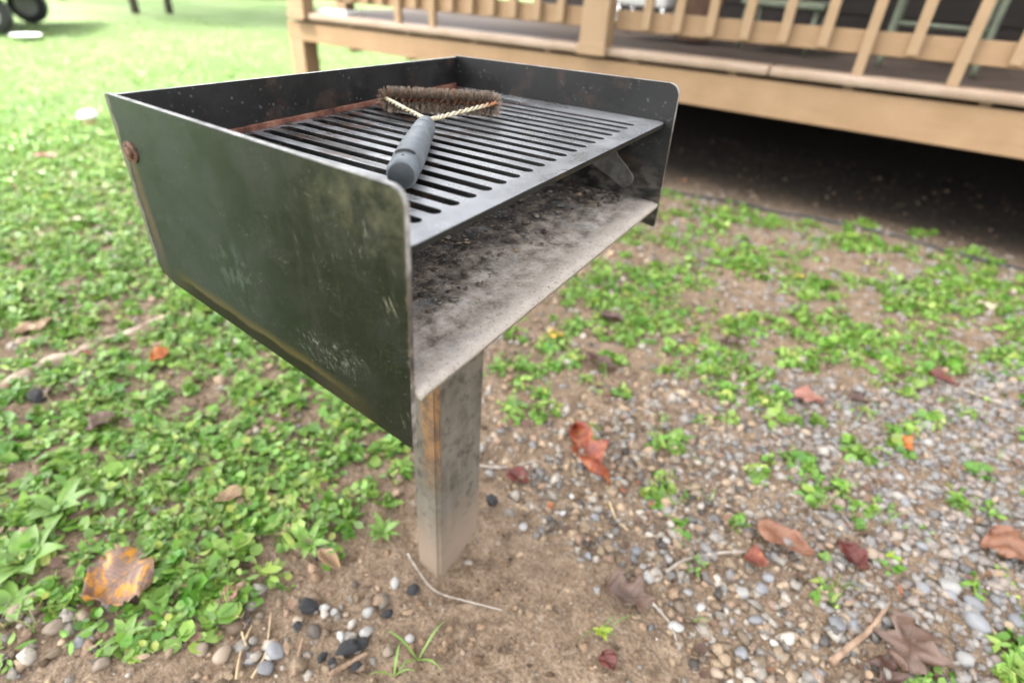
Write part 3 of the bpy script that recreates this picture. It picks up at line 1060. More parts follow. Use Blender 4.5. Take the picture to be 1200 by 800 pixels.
def leaf_batch(pos, size, yaw, pitch, rollv, narrow, cup):
    n = len(pos)
    out = np.where(narrow[:, None, None], LEAFN[None], LEAFO[None])
    loc = np.zeros((n, 7, 3))
    loc[:, 1:, :2] = out
    rad2 = (out ** 2).sum(2)
    loc[:, 1:, 2] = cup[:, None] * rad2
    loc *= size[:, None, None]
    cp, sp, cr, sr, cy, sy = np.cos(pitch), np.sin(pitch), np.cos(rollv), np.sin(rollv), np.cos(yaw), np.sin(yaw)
    x, y, z = loc[..., 0], loc[..., 1], loc[..., 2]
    y2 = y * cp[:, None] - z * sp[:, None]; z2 = y * sp[:, None] + z * cp[:, None]
    x2 = x * cr[:, None] + z2 * sr[:, None]; z3 = -x * sr[:, None] + z2 * cr[:, None]
    x3 = x2 * cy[:, None] - y2 * sy[:, None]; y3 = x2 * sy[:, None] + y2 * cy[:, None]
    V = np.stack([x3, y3, z3], -1) + pos[:, None]
    b = np.arange(n)[:, None, None] * 7
    tri = np.array([[0, k, k % 6 + 1] for k in range(1, 7)])
    F = (b + tri[None]).reshape(-1, 3)
    return V.reshape(-1, 3), F


# --- ground cover: plants of many small leaves
def sample(n, x0, x1, y0, y1, dens):
    x = rng.uniform(x0, x1, n); y = rng.uniform(y0, y1, n)
    k = rng.random(n) < dens(x, y)
    return x[k], y[k]


px_, py_ = sample(36000, -1.2, 2.95, -1.0, 4.0, cover_density)
ok = clear_of_post(px_, py_, .03)
px_, py_ = px_[ok], py_[ok]
nl = rng.integers(7, 15, len(px_))
idx = np.repeat(np.arange(len(px_)), nl)
n = len(idx)
spread = rng.uniform(.014, .034, len(px_))[idx]
ang = rng.uniform(0, 2 * np.pi, n); rr = np.sqrt(rng.random(n)) * spread
lx = px_[idx] + rr * np.cos(ang); ly = py_[idx] + rr * np.sin(ang)
ph = rng.uniform(.006, .024, len(px_))[idx]
lz = hground(lx, ly) + np.maximum(.004, ph * (1.1 - (rr / spread) ** 2 * .75) * rng.uniform(.5, 1.1, n))
size = rng.uniform(.0058, .0122, n) * np.exp(rng.normal(-.05, .32, len(px_)))[idx]
narrow = (rng.random(len(px_)) < .30)[idx]
size = np.where(narrow, size * 1.5, size) * np.where(lx > .75, .85, 1.0)
yaw = ang - np.pi / 2 + rng.normal(0, .4, n)
pitch = rng.normal(-.15, .38, n); rol = rng.normal(0, .35, n)
Vl, Fl = leaf_batch(np.stack([lx, ly, lz], 1), size, yaw, pitch, rol, narrow, rng.uniform(-.05, .35, n))
hue = rng.normal(0, 1, len(px_))[idx] * .7 + rng.normal(0, .7, n)
base = np.array([.160, .290, .046])
lc = base * np.exp(hue[:, None] * np.array([.30, .12, .30])) * rng.uniform(.6, 1.3, (n, 1))
yel = rng.random(n) < .02
lc[yel] = np.array([.30, .34, .06]) * rng.uniform(.8, 1.1, (yel.sum(), 1))
gc = link('ground_cover', mesh_np('ground_cover', Vl, Fl, 3, True, np.repeat(lc, 7, 0)), None, M_leaf)
tag(gc, 'low bright green clover and creeping weeds covering the soil', 'weeds', kind='stuff')

# --- lawn grass: short blades, thinning with distance
def lawn_d(x, y):
    return lawn_mask(x, y) * np.clip(1.5 / (1 + np.hypot(x, y - 1.5) * .45), 0, 1)
gx, gy = sample(190000, -3.0, 5.5, .8, 9.0, lawn_d)
n = len(gx)
gh = rng.uniform(.018, .048, n)
ya = rng.uniform(0, 2 * np.pi, n)
lean = rng.uniform(.1, .9, n) * gh
wx, wy = np.cos(ya + 1.57) * .0022, np.sin(ya + 1.57) * .0022
gz0 = hground(gx, gy) - .002
b_ = np.stack([np.stack([gx - wx, gy - wy, gz0], 1), np.stack([gx + wx, gy + wy, gz0], 1),
               np.stack([gx + lean * .4 * np.cos(ya) + wx * .8, gy + lean * .4 * np.sin(ya) + wy * .8, gz0 + gh * .6], 1),
               np.stack([gx + lean * .4 * np.cos(ya) - wx * .8, gy + lean * .4 * np.sin(ya) - wy * .8, gz0 + gh * .6], 1),
               np.stack([gx + lean * np.cos(ya), gy + lean * np.sin(ya), gz0 + gh], 1)], 1).reshape(-1, 3)
b0 = np.arange(n)[:, None] * 5
gf = np.concatenate([b0 + np.array([[0, 1, 2]]), b0 + np.array([[0, 2, 3]]), b0 + np.array([[3, 2, 4]])])
gc_ = np.array([.15, .255, .065]) * rng.uniform(.7, 1.3, (n, 1)) * np.exp(rng.normal(0, 1, (n, 1)) * np.array([[.2, .08, .2]]))
dry = rng.random(n) < .16
gc_[dry] = np.array([.25, .26, .13]) * rng.uniform(.8, 1.15, (dry.sum(), 1))
lg = link('lawn_grass', mesh_np('lawn_grass', b_, gf, 3, True, np.repeat(gc_, 5, 0)), None, M_leaf)
tag(lg, 'short yellow green lawn grass beyond the grill', 'grass', kind='stuff')
# clover and weeds in the lawn
px_, py_ = sample(9000, -2.6, 3.2, 1.4, 7.0, lambda x, y: .75 * lawn_mask(x, y) * sstep(vnoise(x * 3, y * 3 + 5), .3, .7) * (1 - sstep(y, 3, 7)))
nl = rng.integers(5, 10, len(px_)); idx = np.repeat(np.arange(len(px_)), nl); n = len(idx)
ang = rng.uniform(0, 2 * np.pi, n); rr = np.sqrt(rng.random(n)) * .045
lx = px_[idx] + rr * np.cos(ang); ly = py_[idx] + rr * np.sin(ang)
Vl, Fl = leaf_batch(np.stack([lx, ly, hground(lx, ly) + rng.uniform(.012, .045, n)], 1), rng.uniform(.007, .0145, n), ang, rng.normal(0, .4, n), rng.normal(0, .4, n), rng.random(n) < .3, rng.uniform(0, .3, n))
lc = np.array([.17, .30, .065]) * rng.uniform(.75, 1.35, (n, 1)) * np.exp(rng.normal(0, 1, (n, 1)) * np.array([[.25, .08, .2]]))
lw = link('lawn_weeds', mesh_np('lawn_weeds', Vl, Fl, 3, True, np.repeat(lc, 7, 0)), None, M_leaf)
tag(lw, 'broad leaved weeds and clover mixed into the lawn', 'weeds', kind='stuff')

# --- gravel
GRAVEL = gp((585, 545), (640, 500), (720, 455), (860, 420), (1000, 470), (1120, 440), (1260, 420), (1300, 900), (860, 860), (800, 790), (770, 720), (705, 655), (640, 625))
DIRT = [Ell(600, 700, 120, 80, 1), Ell(560, 760, 130, 70, 1), Ell(440, 650, 70, 45, .8), Ell(700, 760, 70, 60, .8), Ell(650, 720, 80, 60, 1), Ell(900, 500, 60, 22, .35), Ell(960, 375, 40, 20, .6), Ell(430, 640, 60, 30, .8)]
BLP = [Ell(350, 750, 150, 70, .42), Ell(60, 750, 110, 80, .45), Ell(620, 530, 60, 50, .5), Ell(330, 500, 70, 30, .35), Ell(640, 400, 60, 30, .45), Ell(450, 720, 80, 60, .3)]


def gravel_d(x, y):
    s = sdist_poly(GRAVEL, x, y)
    e = .16 * (vnoise(x * 8 + 4, y * 8) - .5)
    d = sstep(s + e, -.05, .07)
    mid = .30 * sstep(x, .45, .8) * (1 - sstep(x, 2.4, 2.9)) * (.4 + .6 * sstep(vnoise(x * 6, y * 6 + 1), .35, .65))
    d = np.maximum(np.maximum(d, mid), field(BLP, x, y))
    d = np.maximum(d, .06)
    return np.clip(d * (1 - .93 * field(DIRT, x, y)) * (1 - .8 * lawn_mask(x, y)), 0, 1)


px_, py_ = sample(66000, -.6, 2.9, -1.3, 2.6, gravel_d)
ok = clear_of_post(px_, py_, .012)
px_, py_ = px_[ok], py_[ok]
n = len(px_)
ps = np.clip(np.exp(rng.normal(math.log(.0084), .36, n)), .0032, .0160)
IV1, IF1 = ico(1)
PS1 = []
for k in range(14):
    r_ = np.random.default_rng(300 + k)
    v = IV1 + .21 * r_.normal(0, 1, IV1.shape)
    v *= np.array([1, r_.uniform(.62, .95), r_.uniform(.45, .8)])
    PS1.append(v)
PS1 = np.array(PS1)
shp = PS1[rng.integers(0, 14, n)] * ps[:, None, None]
shp = np.einsum('nij,nvj->nvi', rand_rot(n, .35), shp)
zc = hground(px_, py_) + ps * rng.uniform(-.15, .4, n)
Vp = shp + np.stack([px_, py_, zc], 1)[:, None]
nv1 = len(IV1)
Fp = (np.arange(n)[:, None, None] * nv1 + IF1[None]).reshape(-1, 3)
greyer = sstep(px_ * .6 - py_ * 1.0, .45, 1.3)
ci = rng.choice(len(PCOL), n, p=PWT / PWT.sum())
pc = PCOL[ci] * rng.uniform(.34, .80, (n, 1)) * np.array([1.05, 1.0, .93])
pc = pc * (1 - .5 * greyer[:, None]) + .5 * greyer[:, None] * np.array([.18, .18, .185])
gv_ = link('gravel', mesh_np('gravel', Vp.reshape(-1, 3), Fp, 3, True, np.repeat(pc, nv1, 0)), None, M_pebble)
tag(gv_, 'small rounded grey and tan pebbles spread over bare soil', 'gravel', kind='stuff')


# soil crumbs and clods on the bare dirt
def dirt_d(x, y):
    e = np.maximum(field(DIRT, x, y), .35)
    return e * (1 - lawn_mask(x, y)) * (.3 + .7 * sstep(vnoise(x * 14, y * 14), .3, .65))
cx_, cy_ = sample(42000, -.5, 2.6, -1.1, 2.3, dirt_d)
ok = clear_of_post(cx_, cy_, .004); cx_, cy_ = cx_[ok], cy_[ok]; n = len(cx_)
cs_ = np.clip(np.exp(rng.normal(math.log(.0030), .62, n)), .001, .014)
shp = np.einsum('nij,nvj->nvi', rand_rot(n, .5), PS1[rng.integers(0, 14, n)] * cs_[:, None, None])
Vc = shp + np.stack([cx_, cy_, hground(cx_, cy_) + cs_ * .2], 1)[:, None]
ccl = np.array([(.20, .14, .095), (.26, .19, .135), (.12, .082, .055), (.31, .24, .18), (.07, .05, .035)])[rng.choice(5, n, p=[.35, .25, .2, .12, .08])] * rng.uniform(.75, 1.2, (n, 1))
ccl *= np.array([.92, .88, .82])
sc_ = link('soil_crumbs', mesh_np('soil_crumbs', Vc.reshape(-1, 3), (np.arange(n)[:, None, None] * nv1 + IF1[None]).reshape(-1, 3), 3, True, np.repeat(ccl, nv1, 0)), None, tinted('soil_crumb', .9, .15, 200, .2))
tag(sc_, 'brown soil crumbs and clods on the bare ground round the post', 'soil', kind='stuff')
# brown leaf litter between the weeds
def litter_d(x, y):
    return np.clip(cover_density(x, y) * .5 + .25 * gravel_d(x, y) + .12, 0, 1) * (1 - lawn_mask(x, y)) * (1 - .8 * field(DIRT, x, y))
lx, ly = sample(24000, -.7, 4.2, -1.6, 3.2, litter_d)
ok = clear_of_post(lx, ly, .02); lx, ly = lx[ok], ly[ok]; n = len(lx)
Vl, Fl = leaf_batch(np.stack([lx, ly, hground(lx, ly) + rng.uniform(.003, .014, n)], 1), rng.uniform(.005, .013, n), rng.uniform(0, 6.28, n), rng.normal(0, .3, n), rng.normal(0, .3, n), rng.random(n) < .65, rng.uniform(-.3, .5, n))
lcl = np.array([(.16, .095, .06), (.25, .17, .11), (.09, .05, .034), (.30, .22, .14), (.19, .075, .04)])[rng.choice(5, n, p=[.3, .25, .22, .13, .1])] * rng.uniform(.6, 1.15, (n, 1))
lt_ = link('leaf_litter', mesh_np('leaf_litter', Vl, Fl, 3, True, np.repeat(lcl, 7, 0)), None, tinted('leaf_litter', .65, .35, 60, .25))
tag(lt_, 'small brown leaf litter scraps lying between the weeds and pebbles', 'leaf litter', kind='stuff')

# fine grit between the pebbles
cx_, cy_ = sample(60000, -.4, 2.8, -1.1, 2.3, lambda x, y: gravel_d(x, y) * .8)
ok = clear_of_post(cx_, cy_, .004); cx_, cy_ = cx_[ok], cy_[ok]; n = len(cx_)
OV = np.array([(1, 0, 0), (-1, 0, 0), (0, 1, 0), (0, -1, 0), (0, 0, .7), (0, 0, -.7)], float)
OF = np.array([(0, 2, 4), (2, 1, 4), (1, 3, 4), (3, 0, 4), (2, 0, 5), (1, 2, 5), (3, 1, 5), (0, 3, 5)])
gs_ = rng.uniform(.0012, .0038, n)
shp = np.einsum('nij,nvj->nvi', rand_rot(n, .8), OV[None] * gs_[:, None, None] * rng.uniform(.7, 1.3, (n, 6, 1)))
Vc = shp + np.stack([cx_, cy_, hground(cx_, cy_) + gs_ * .3], 1)[:, None]
ccl = PCOL[rng.choice(len(PCOL), n, p=PWT / PWT.sum())] * rng.uniform(.4, 1.0, (n, 1))
gt_ = link('grit', mesh_np('grit', Vc.reshape(-1, 3), (np.arange(n)[:, None, None] * 6 + OF[None]).reshape(-1, 3), 3, False, np.repeat(ccl, 6, 0)), None, M_pebble)
tag(gt_, 'fine stone grit filling the gaps between the pebbles', 'grit', kind='stuff')
# thin grass sprigs standing in the weeds
sx_, sy_ = sample(14000, -.9, 2.7, -.9, 3.6, lambda x, y: cover_density(x, y) * .55)
n = len(sx_); nb = 3
sx_ = np.repeat(sx_, nb) + rng.normal(0, .004, n * nb); sy_ = np.repeat(sy_, nb) + rng.normal(0, .004, n * nb); n = n * nb
ok = clear_of_post(sx_, sy_, .03); sx_, sy_ = sx_[ok], sy_[ok]; n = len(sx_)
gh = rng.uniform(.015, .05, n); ya = rng.uniform(0, 2 * np.pi, n); lean = gh * rng.uniform(.3, 1.4, n)
wx, wy = np.cos(ya + 1.57) * .0011, np.sin(ya + 1.57) * .0011
gz0 = hground(sx_, sy_) - .001
b_ = np.stack([np.stack([sx_ - wx, sy_ - wy, gz0], 1), np.stack([sx_ + wx, sy_ + wy, gz0], 1),
               np.stack([sx_ + lean * .4 * np.cos(ya) + wx, sy_ + lean * .4 * np.sin(ya) + wy, gz0 + gh * .65], 1),
               np.stack([sx_ + lean * .4 * np.cos(ya) - wx, sy_ + lean * .4 * np.sin(ya) - wy, gz0 + gh * .65], 1),
               np.stack([sx_ + lean * np.cos(ya), sy_ + lean * np.sin(ya), gz0 + gh * .85], 1)], 1).reshape(-1, 3)
b0 = np.arange(n)[:, None] * 5
gf = np.concatenate([b0 + np.array([[0, 1, 2]]), b0 + np.array([[0, 2, 3]]), b0 + np.array([[3, 2, 4]])])
gcl = np.array([.19, .31, .06]) * rng.uniform(.6, 1.3, (n, 1)) * np.exp(rng.normal(0, 1, (n, 1)) * np.array([[.25, .05, .2]]))
dry = rng.random(n) < .2
gcl[dry] = np.array([.34, .27, .15]) * rng.uniform(.6, 1.1, (dry.sum(), 1))
gs2 = link('grass_sprigs', mesh_np('grass_sprigs', b_, gf, 3, True, np.repeat(gcl, 5, 0)), None, M_leaf)
tag(gs2, 'thin green and dry grass sprigs growing through the weeds', 'grass', kind='stuff')

# larger loose pebbles as things
PTINT = [('pale_pebble', (.50, .48, .45), 'smooth pale pebble lying loose on top of the gravel', 'loose pale pebbles'),
         ('grey_pebble', (.29, .29, .30), 'smooth mid grey pebble lying loose on top of the gravel', 'loose grey pebbles'),
         ('tan_pebble', (.40, .31, .23), 'smooth tan pebble lying loose on top of the gravel', 'loose tan pebbles')]
PMESH = []
for q_, (nm, c_, lb, gpn) in enumerate(PTINT):
    for k in range(4):
        me = mesh_np('pebble', PSH[(q_ * 4 + k) % 14], IF, 3, True, np.tile(np.array(c_) * (.50 + .07 * k), (len(IV), 1)))
        me.materials.append(M_pebble)
        PMESH.append((q_, me))
PEB = [(431, 718, 14, 0), (430, 742, 15, 0), (462, 684, 13, 0), (324, 766, 19, 1), (311, 786, 17, 1), (292, 775, 14, 1), (380, 712, 12, 0), (350, 728, 11, 2), (392, 718, 9, 0), (613, 618, 12, 0), (690, 650, 11, 1), (660, 600, 9, 0), (745, 644, 13, 1), (754, 662, 11, 0),
       (760, 676, 15, 0), (720, 640, 9, 1), (782, 655, 12, 0), (780, 634, 10, 0), (792, 736, 16, 0), (821, 712, 13, 0), (805, 692, 12, 0), (886, 725, 15, 1), (893, 690, 17, 1), (900, 676, 13, 1), (978, 732, 18, 1), (1000, 733, 13, 1), (868, 765, 15, 1), (907, 755, 10, 0), (1110, 690, 18, 0),
       (1140, 708, 18, 1), (1112, 700, 14, 1), (1143, 732, 20, 1), (1130, 775, 15, 0), (1053, 560, 9, 0), (1088, 520, 9, 0), (889, 552, 10, 0), (870, 695, 14, 0), (1070, 612, 12, 1), (1078, 640, 13, 1), (1020, 650, 14, 2), (965, 700, 13, 2), (560, 470, 10, 0), (566, 522, 12, 2), (579, 512, 10, 2),
       (740, 510, 10, 0), (735, 535, 12, 2), (765, 535, 9, 1), (726, 560, 10, 1), (648, 535, 10, 2), (640, 567, 8, 0), (698, 605, 12, 1), (672, 580, 10, 0), (822, 520, 8, 2), (840, 480, 10, 1), (735, 495, 8, 2), (400, 748, 12, 0), (455, 765, 13, 2), (480, 750, 10, 0), (238, 762, 16, 2), (262, 770, 18, 2),
       (64, 735, 18, 2), (42, 700, 14, 2), (90, 755, 16, 1), (20, 720, 16, 2), (120, 780, 15, 2), (1190, 730, 16, 1), (1080, 690, 14, 1), (1060, 590, 10, 1), (1180, 620, 12, 1), (940, 770, 12, 2), (960, 790, 13, 1), (840, 790, 13, 2), (700, 690, 9, 0), (728, 668, 10, 2)]
for k, (a, b, s, q_) in enumerate(PEB):
    p = G(a, b)
    dist = np.linalg.norm(p - CAM)
    rad = s * .5 * dist / FPX * 1.05
    me = PMESH[q_ * 4 + k % 4][1]
    o = bpy.data.objects.new('pebble', me); col.objects.link(o)
    o.scale = (rad, rad * random.uniform(.9, 1.1), rad)
    o.rotation_euler = (random.uniform(-.25, .25), random.uniform(-.25, .25), random.uniform(0, 6.28))
    o.location = (p[0], p[1], float(hground(p[0], p[1])) + rad * .34)
    kind_ = PTINT[q_][0].split('_')[0]
    kind_ = 'mid grey' if kind_ == 'grey' else kind_
    if a < 140: where, gg = 'half sunk in the pebbly soil beside the clover edge', 'by the clover edge'
    elif a < 520: where, gg = 'on bare soil among the spilled charcoal lumps', 'among the charcoal'
    elif b < 620 and a < 860: where, gg = 'on soil round the curled red brown leaf', 'round the curled red leaf'
    elif a < 840: where, gg = 'at the gravel edge near the grey twigs', 'by the grey twigs'
    else: where, gg = 'lying loose on top of the grey gravel bed', 'on the gravel bed'
    tag(o, 'smooth ' + kind_ + ' pebble ' + where, 'pebble', 'loose ' + kind_ + ' pebbles ' + gg)

# charcoal lumps
M_char = simple('charcoal', (.008, .008, .009), (.03, .03, .032), 90, .85, bump=.5)
CHM = []
for k in range(3):
    r_ = np.random.default_rng(50 + k)
    v = IV * (1 + .18 * np.sin(IV[:, [1, 2, 0]] * 4 + r_.random(3) * 6)) + .07 * r_.normal(0, 1, IV.shape)
    me = mesh_np('charcoal', v * np.array([1, .75, .6]), IF, 3, False); me.materials.append(M_char); CHM.append(me)
for k, (a, b, s) in enumerate([(362, 713, 26), (349, 735, 14), (408, 762, 28), (424, 756, 18), (484, 692, 18), (454, 721, 16), (576, 590, 20), (418, 784, 15), (378, 772, 14), (390, 780, 12), (44, 465, 22), (372, 655, 9)]):
    p = G(a, b); rad = s * .4 * np.linalg.norm(p - CAM) / FPX
    o = bpy.data.objects.new('charcoal_lump', CHM[k % 3]); col.objects.link(o)
    o.scale = (rad,) * 3; o.rotation_euler = (random.uniform(-.4, .4), random.uniform(-.4, .4), random.uniform(0, 6.28))
    o.location = (p[0], p[1], float(hground(p[0], p[1])) + rad * .4)
    if (a, b) == (44, 465): tag(o, 'black charcoal lump lying in the clover below the bleached root', 'charcoal', 'spilled charcoal lumps')
    elif (a, b) == (576, 590): tag(o, 'black charcoal lump close beside the grill post', 'charcoal', 'spilled charcoal lumps')
    elif (a, b) == (484, 692): tag(o, 'black charcoal lump just beside the thin curved twig', 'charcoal', 'spilled charcoal lumps')
    elif (a, b) == (408, 762): tag(o, 'largest black charcoal lump touching the short tan stick', 'charcoal', 'spilled charcoal lumps')
    else: tag(o, 'small burnt black charcoal lump on bare soil among pale pebbles', 'charcoal', 'spilled charcoal lumps')


# ------------------------------------------------------------------ fallen leaves
def mat_dead(name, a, b, c_=None, vein=(.10, .05, .03)):
    t = NT(name, .42, .5)
    k_ = .72
    a = tuple(q * k_ for q in a); b = tuple(q * k_ for q in b); c_ = tuple(q * .95 for q in c_) if c_ else None; vein = tuple(q * k_ for q in vein)
    v = t.obj()
    n = t.noise(45, 5, .65, v)
    c = t.ramp(n, [(.3, a), (.5, b)] + ([(.62, c_)] if c_ else []))
    x, y, z = t.sep(v)
    rib = t.mr(t.math('ABSOLUTE', y), .0016, .0004)
    c = t.mix(t.math('MULTIPLY', rib, .6), c, vein)
    wv = t.n('ShaderNodeTexWave', {'wave_type': 'BANDS', 'bands_direction': 'X'}, {'Vector': t.n('ShaderNodeVectorMath', {'operation': 'ADD'}, {0: v, 1: t.n('ShaderNodeCombineXYZ', None, {0: t.math('MULTIPLY', t.math('ABSOLUTE', y), -.8)}).outputs[0]}).outputs[0], 'Scale': 42.0, 'Distortion': .6})
    t.base(t.mix(t.mr(wv.outputs['Fac'], .85, 1.0, 0, .3), c, vein))
    t.bump(wv.outputs['Fac'], .3, .0015)
    t.translucent(c, .15)
    return t.mat


def leaf_obj(name, length, width, curl, fold, seed, mat, lobes=0, stem=0.0, ragged=.0):
    r_ = np.random.default_rng(seed)
    nu, nw = 26, 11
    V = []
    ph = r_.random(4) * 6
    for i in range(nu):
        u = i / (nu - 1)
        half = width * .55 * (math.sin(math.pi * u ** .85) ** .9 * (1.12 - .3 * u) if 0 < u < 1 else .02)
        if lobes: half *= 1 - .55 * (.5 + .5 * math.cos(2 * math.pi * u * lobes + .6)) * (.3 + .7 * math.sin(math.pi * u))
        half *= 1 + ragged * (r_.random() - .5)
        half = max(half, width * .012)
        for j in range(nw):
            s = j / (nw - 1) * 2 - 1
            y = s * half
            x = (u - .5) * length
            z = curl * length * ((2 * u - 1) ** 2) * .5 + fold * abs(y) + .09 * width * math.sin(5 * u + ph[0] + 2.5 * s) + .055 * width * math.sin(12 * u + ph[1] - 4 * s) * (.3 + abs(s))
            if fold > 1.0:
                a = s * fold * .9; rr_ = half / (fold * .9)
                y = rr_ * math.sin(a); z = z - fold * abs(s * half) + rr_ * (1 - math.cos(a))
            V.append((x, y, z))
    V = np.array(V); V[:, 2] -= V[:, 2].min()
    F = []
    for i in range(nu - 1):
        for j in range(nw - 1):
            a = i * nw + j; F.append([a, a + 1, a + nw + 1, a + nw])
    me = mesh_py(name, V, F)
    o = link(name, me, None, mat)
    md = o.modifiers.new('thickness', 'SOLIDIFY'); md.thickness = .0006; md.offset = 0
    if stem:
        z0 = V[:nw, 2].mean()
        pth = spline([(-length * .5, 0, z0), (-length * .5 - stem * .5, .004, z0 * .7 + .003), (-length * .5 - stem, -.003, .002)], 12)
        link('leaf_stem', multi_tube('leaf_stem', [pth], [np.linspace(.0012, .0017, 12)], 6), o, M_straw)
    return o


M_straw = simple('dry_straw', (.33, .24, .13), (.52, .40, .25), 60, .7)
DM = {
    'redbrown': mat_dead('red_brown_leaf', (.15, .022, .010), (.28, .052, .018), (.36, .11, .035)),
    'orange': mat_dead('brown_orange_leaf', (.24, .15, .12), (.34, .21, .15), (.62, .27, .03)),
    'dark': mat_dead('dark_brown_leaf', (.045, .022, .016), (.11, .055, .038)),
    'rust': mat_dead('rust_leaf', (.20, .085, .05), (.33, .15, .085)),
    'maroon': mat_dead('maroon_leaf', (.07, .016, .012), (.17, .035, .025)),
    'brown': mat_dead('brown_leaf', (.11, .065, .045), (.21, .13, .095)),
    'yellow': mat_dead('yellow_leaf', (.62, .36, .02), (.75, .48, .06)),
    'tan': mat_dead('tan_leaf', (.34, .20, .10), (.48, .31, .18)),
    'pink': mat_dead('pinkish_leaf', (.32, .12, .08), (.45, .21, .16)),
    'flame': mat_dead('flame_orange_leaf', (.40, .09, .02), (.55, .17, .03)),
    'cream': mat_dead('cream_leaf', (.50, .42, .27), (.62, .55, .38)),
}
LV = [  # px, py, length px, width px, image angle (deg), curl, fold, material, lobes, stem, label
    (146, 686, 96, 50, 152, .14, .35, 'orange', 0, 0, 'broad flat brown and orange leaf fallen among the clover'),
    (691, 538, 88, 42, 62, .12, 1.25, 'redbrown', 3, .05, 'curled glossy red brown leaf with a pale straw stem on gravel'),
    (702, 432, 40, 22, 25, .3, 1.1, 'dark', 0, 0, 'dark brown curled leaf below the yellow petal on gravel'),
    (916, 638, 76, 30, 30, .25, 1.2, 'rust', 0, 0, 'curled orange brown leaf beside the dark maroon leaf'),
    (996, 655, 48, 24, 40, .3, 1.2, 'maroon', 0, 0, 'narrow dark maroon curled leaf on grey gravel'),
    (1176, 647, 60, 36, 40, .1, .2, 'rust', 0, 0, 'flat rust coloured leaf resting on the grey gravel'),
    (945, 471, 38, 22, 20, .2, .6, 'pink', 0, 0, 'small brick red leaf chip at the edge of a clover patch'),
    (1056, 526, 26, 16, 40, .2, .6, 'flame', 0, 0, 'small bright red orange leaf scrap next to a weed tuft'),
    (738, 701, 62, 40, 10, .15, .5, 'brown', 2, 0, 'crumpled purplish brown leaf on bare soil by a grey twig'),
    (1062, 764, 60, 46, 100, .12, .2, 'brown', 3, 0, 'lobed dull brown leaf lying over the gravel beside a thick twig'),
    (1036, 792, 46, 30, 60, .12, .3, 'dark', 2, 0, 'lobed dark brown leaf under the dull brown leaf'),
    (188, 420, 28, 15, 150, .2, .5, 'flame', 0, 0, 'bright orange leaf scrap caught in the clover'),
    (650, 398, 20, 13, 10, .1, .3, 'yellow', 0, 0, 'bright yellow petal on pebbles near the grill'),
    (387, 661, 34, 13, 40, .3, 1.0, 'tan', 0, 0, 'tan curled leaf on bare soil beside the clover edge'),
    (272, 705, 26, 13, 120, .2, .8, 'pink', 0, 0, 'pinkish red leaf at the clover edge'),
    (606, 562, 30, 20, 30, .2, .5, 'maroon', 0, 0, 'dark red brown leaf scrap beside the grill post'),
    (856, 409, 24, 13, 10, .3, 1.0, 'dark', 0, 0, 'dark brown rolled leaf within the green clover patch'),
    (1153, 364, 20, 13, 30, .1, .3, 'cream', 0, 0, 'pale cream leaf on clover near the deck'),
    (936, 326, 12, 8, 0, .1, .3, 'yellow', 0, 0, 'small orange yellow petal on weeds near the deck'),
    (712, 778, 26, 16, 60, .2, .6, 'maroon', 0, 0, 'small dark red leaf scrap on bare brown soil'),
    (644, 593, 9, 7, 0, .1, .3, 'flame', 0, 0, 'tiny red petal on pebbles beside the curled red brown leaf'),
    (715, 382, 30, 14, 10, .2, .8, 'dark', 0, 0, 'dark brown leaf behind the yellow petal'),
    (885, 660, 30, 18, 20, .2, .8, 'redbrown', 0, 0, 'small red brown leaf tucked under the curled orange brown leaf'),
    (1005, 470, 26, 12, 20, .2, .8, 'dark', 0, 0, 'thin dark leaf between clover patches on gravel'),
    (1105, 445, 40, 12, 25, .2, .8, 'maroon', 0, 0, 'long thin maroon leaf beside clover on grey gravel'),
    (40, 385, 50, 16, 160, .1, .3, 'tan', 0, 0, 'long pale tan leaf on the root beside the clover'),
    (120, 500, 40, 18, 150, .2, .5, 'brown', 0, 0, 'grey brown leaf sunk into the clover'),
    (48, 462, 26, 18, 150, .2, .5, 'brown', 0, 0, 'grey brown leaf beside the charcoal in the clover'),
    (270, 590, 40, 14, 160, .2, .6, 'tan', 0, 0, 'narrow tan leaf in the clover left of the post'),
    (55, 187, 30, 8, 0, .1, .3, 'pink', 0, 0, 'pinkish leaf lying flat on the lawn near the white cap'),
    (90, 262, 16, 7, 0, .1, .3, 'cream', 0, 0, 'cream coloured leaf on the lawn edge'),
    (118, 284, 18, 7, 0, .1, .3, 'pink', 0, 0, 'pale pink leaf at the lawn edge near the grill panel'),
]
for k, (a, b, lp, wp, an, cu, fo_, mt, lob, stm, lab) in enumerate(LV):
    p = G(a, b); sc = np.linalg.norm(p - CAM) / FPX
    dv = G(a + 8 * math.cos(R(an)), b + 8 * math.sin(R(an)))[:2] - p[:2]
    pxm = np.linalg.norm(dv) / 8
    o = leaf_obj('fallen_leaf', min(lp * pxm, lp * sc * 1.35), wp * sc * 1.15, cu, fo_, 900 + k, DM[mt], lob, stm, .3)
    o.rotation_euler = (random.uniform(-.08, .08), random.uniform(-.08, .08), math.atan2(dv[1], dv[0]))
    lift = .012 if cover_density(np.array([p[0]]), np.array([p[1]]))[0] > .4 else .006
    o.location = (p[0], p[1], float(hground(p[0], p[1])) + lift)
    tag(o, lab, 'leaf')

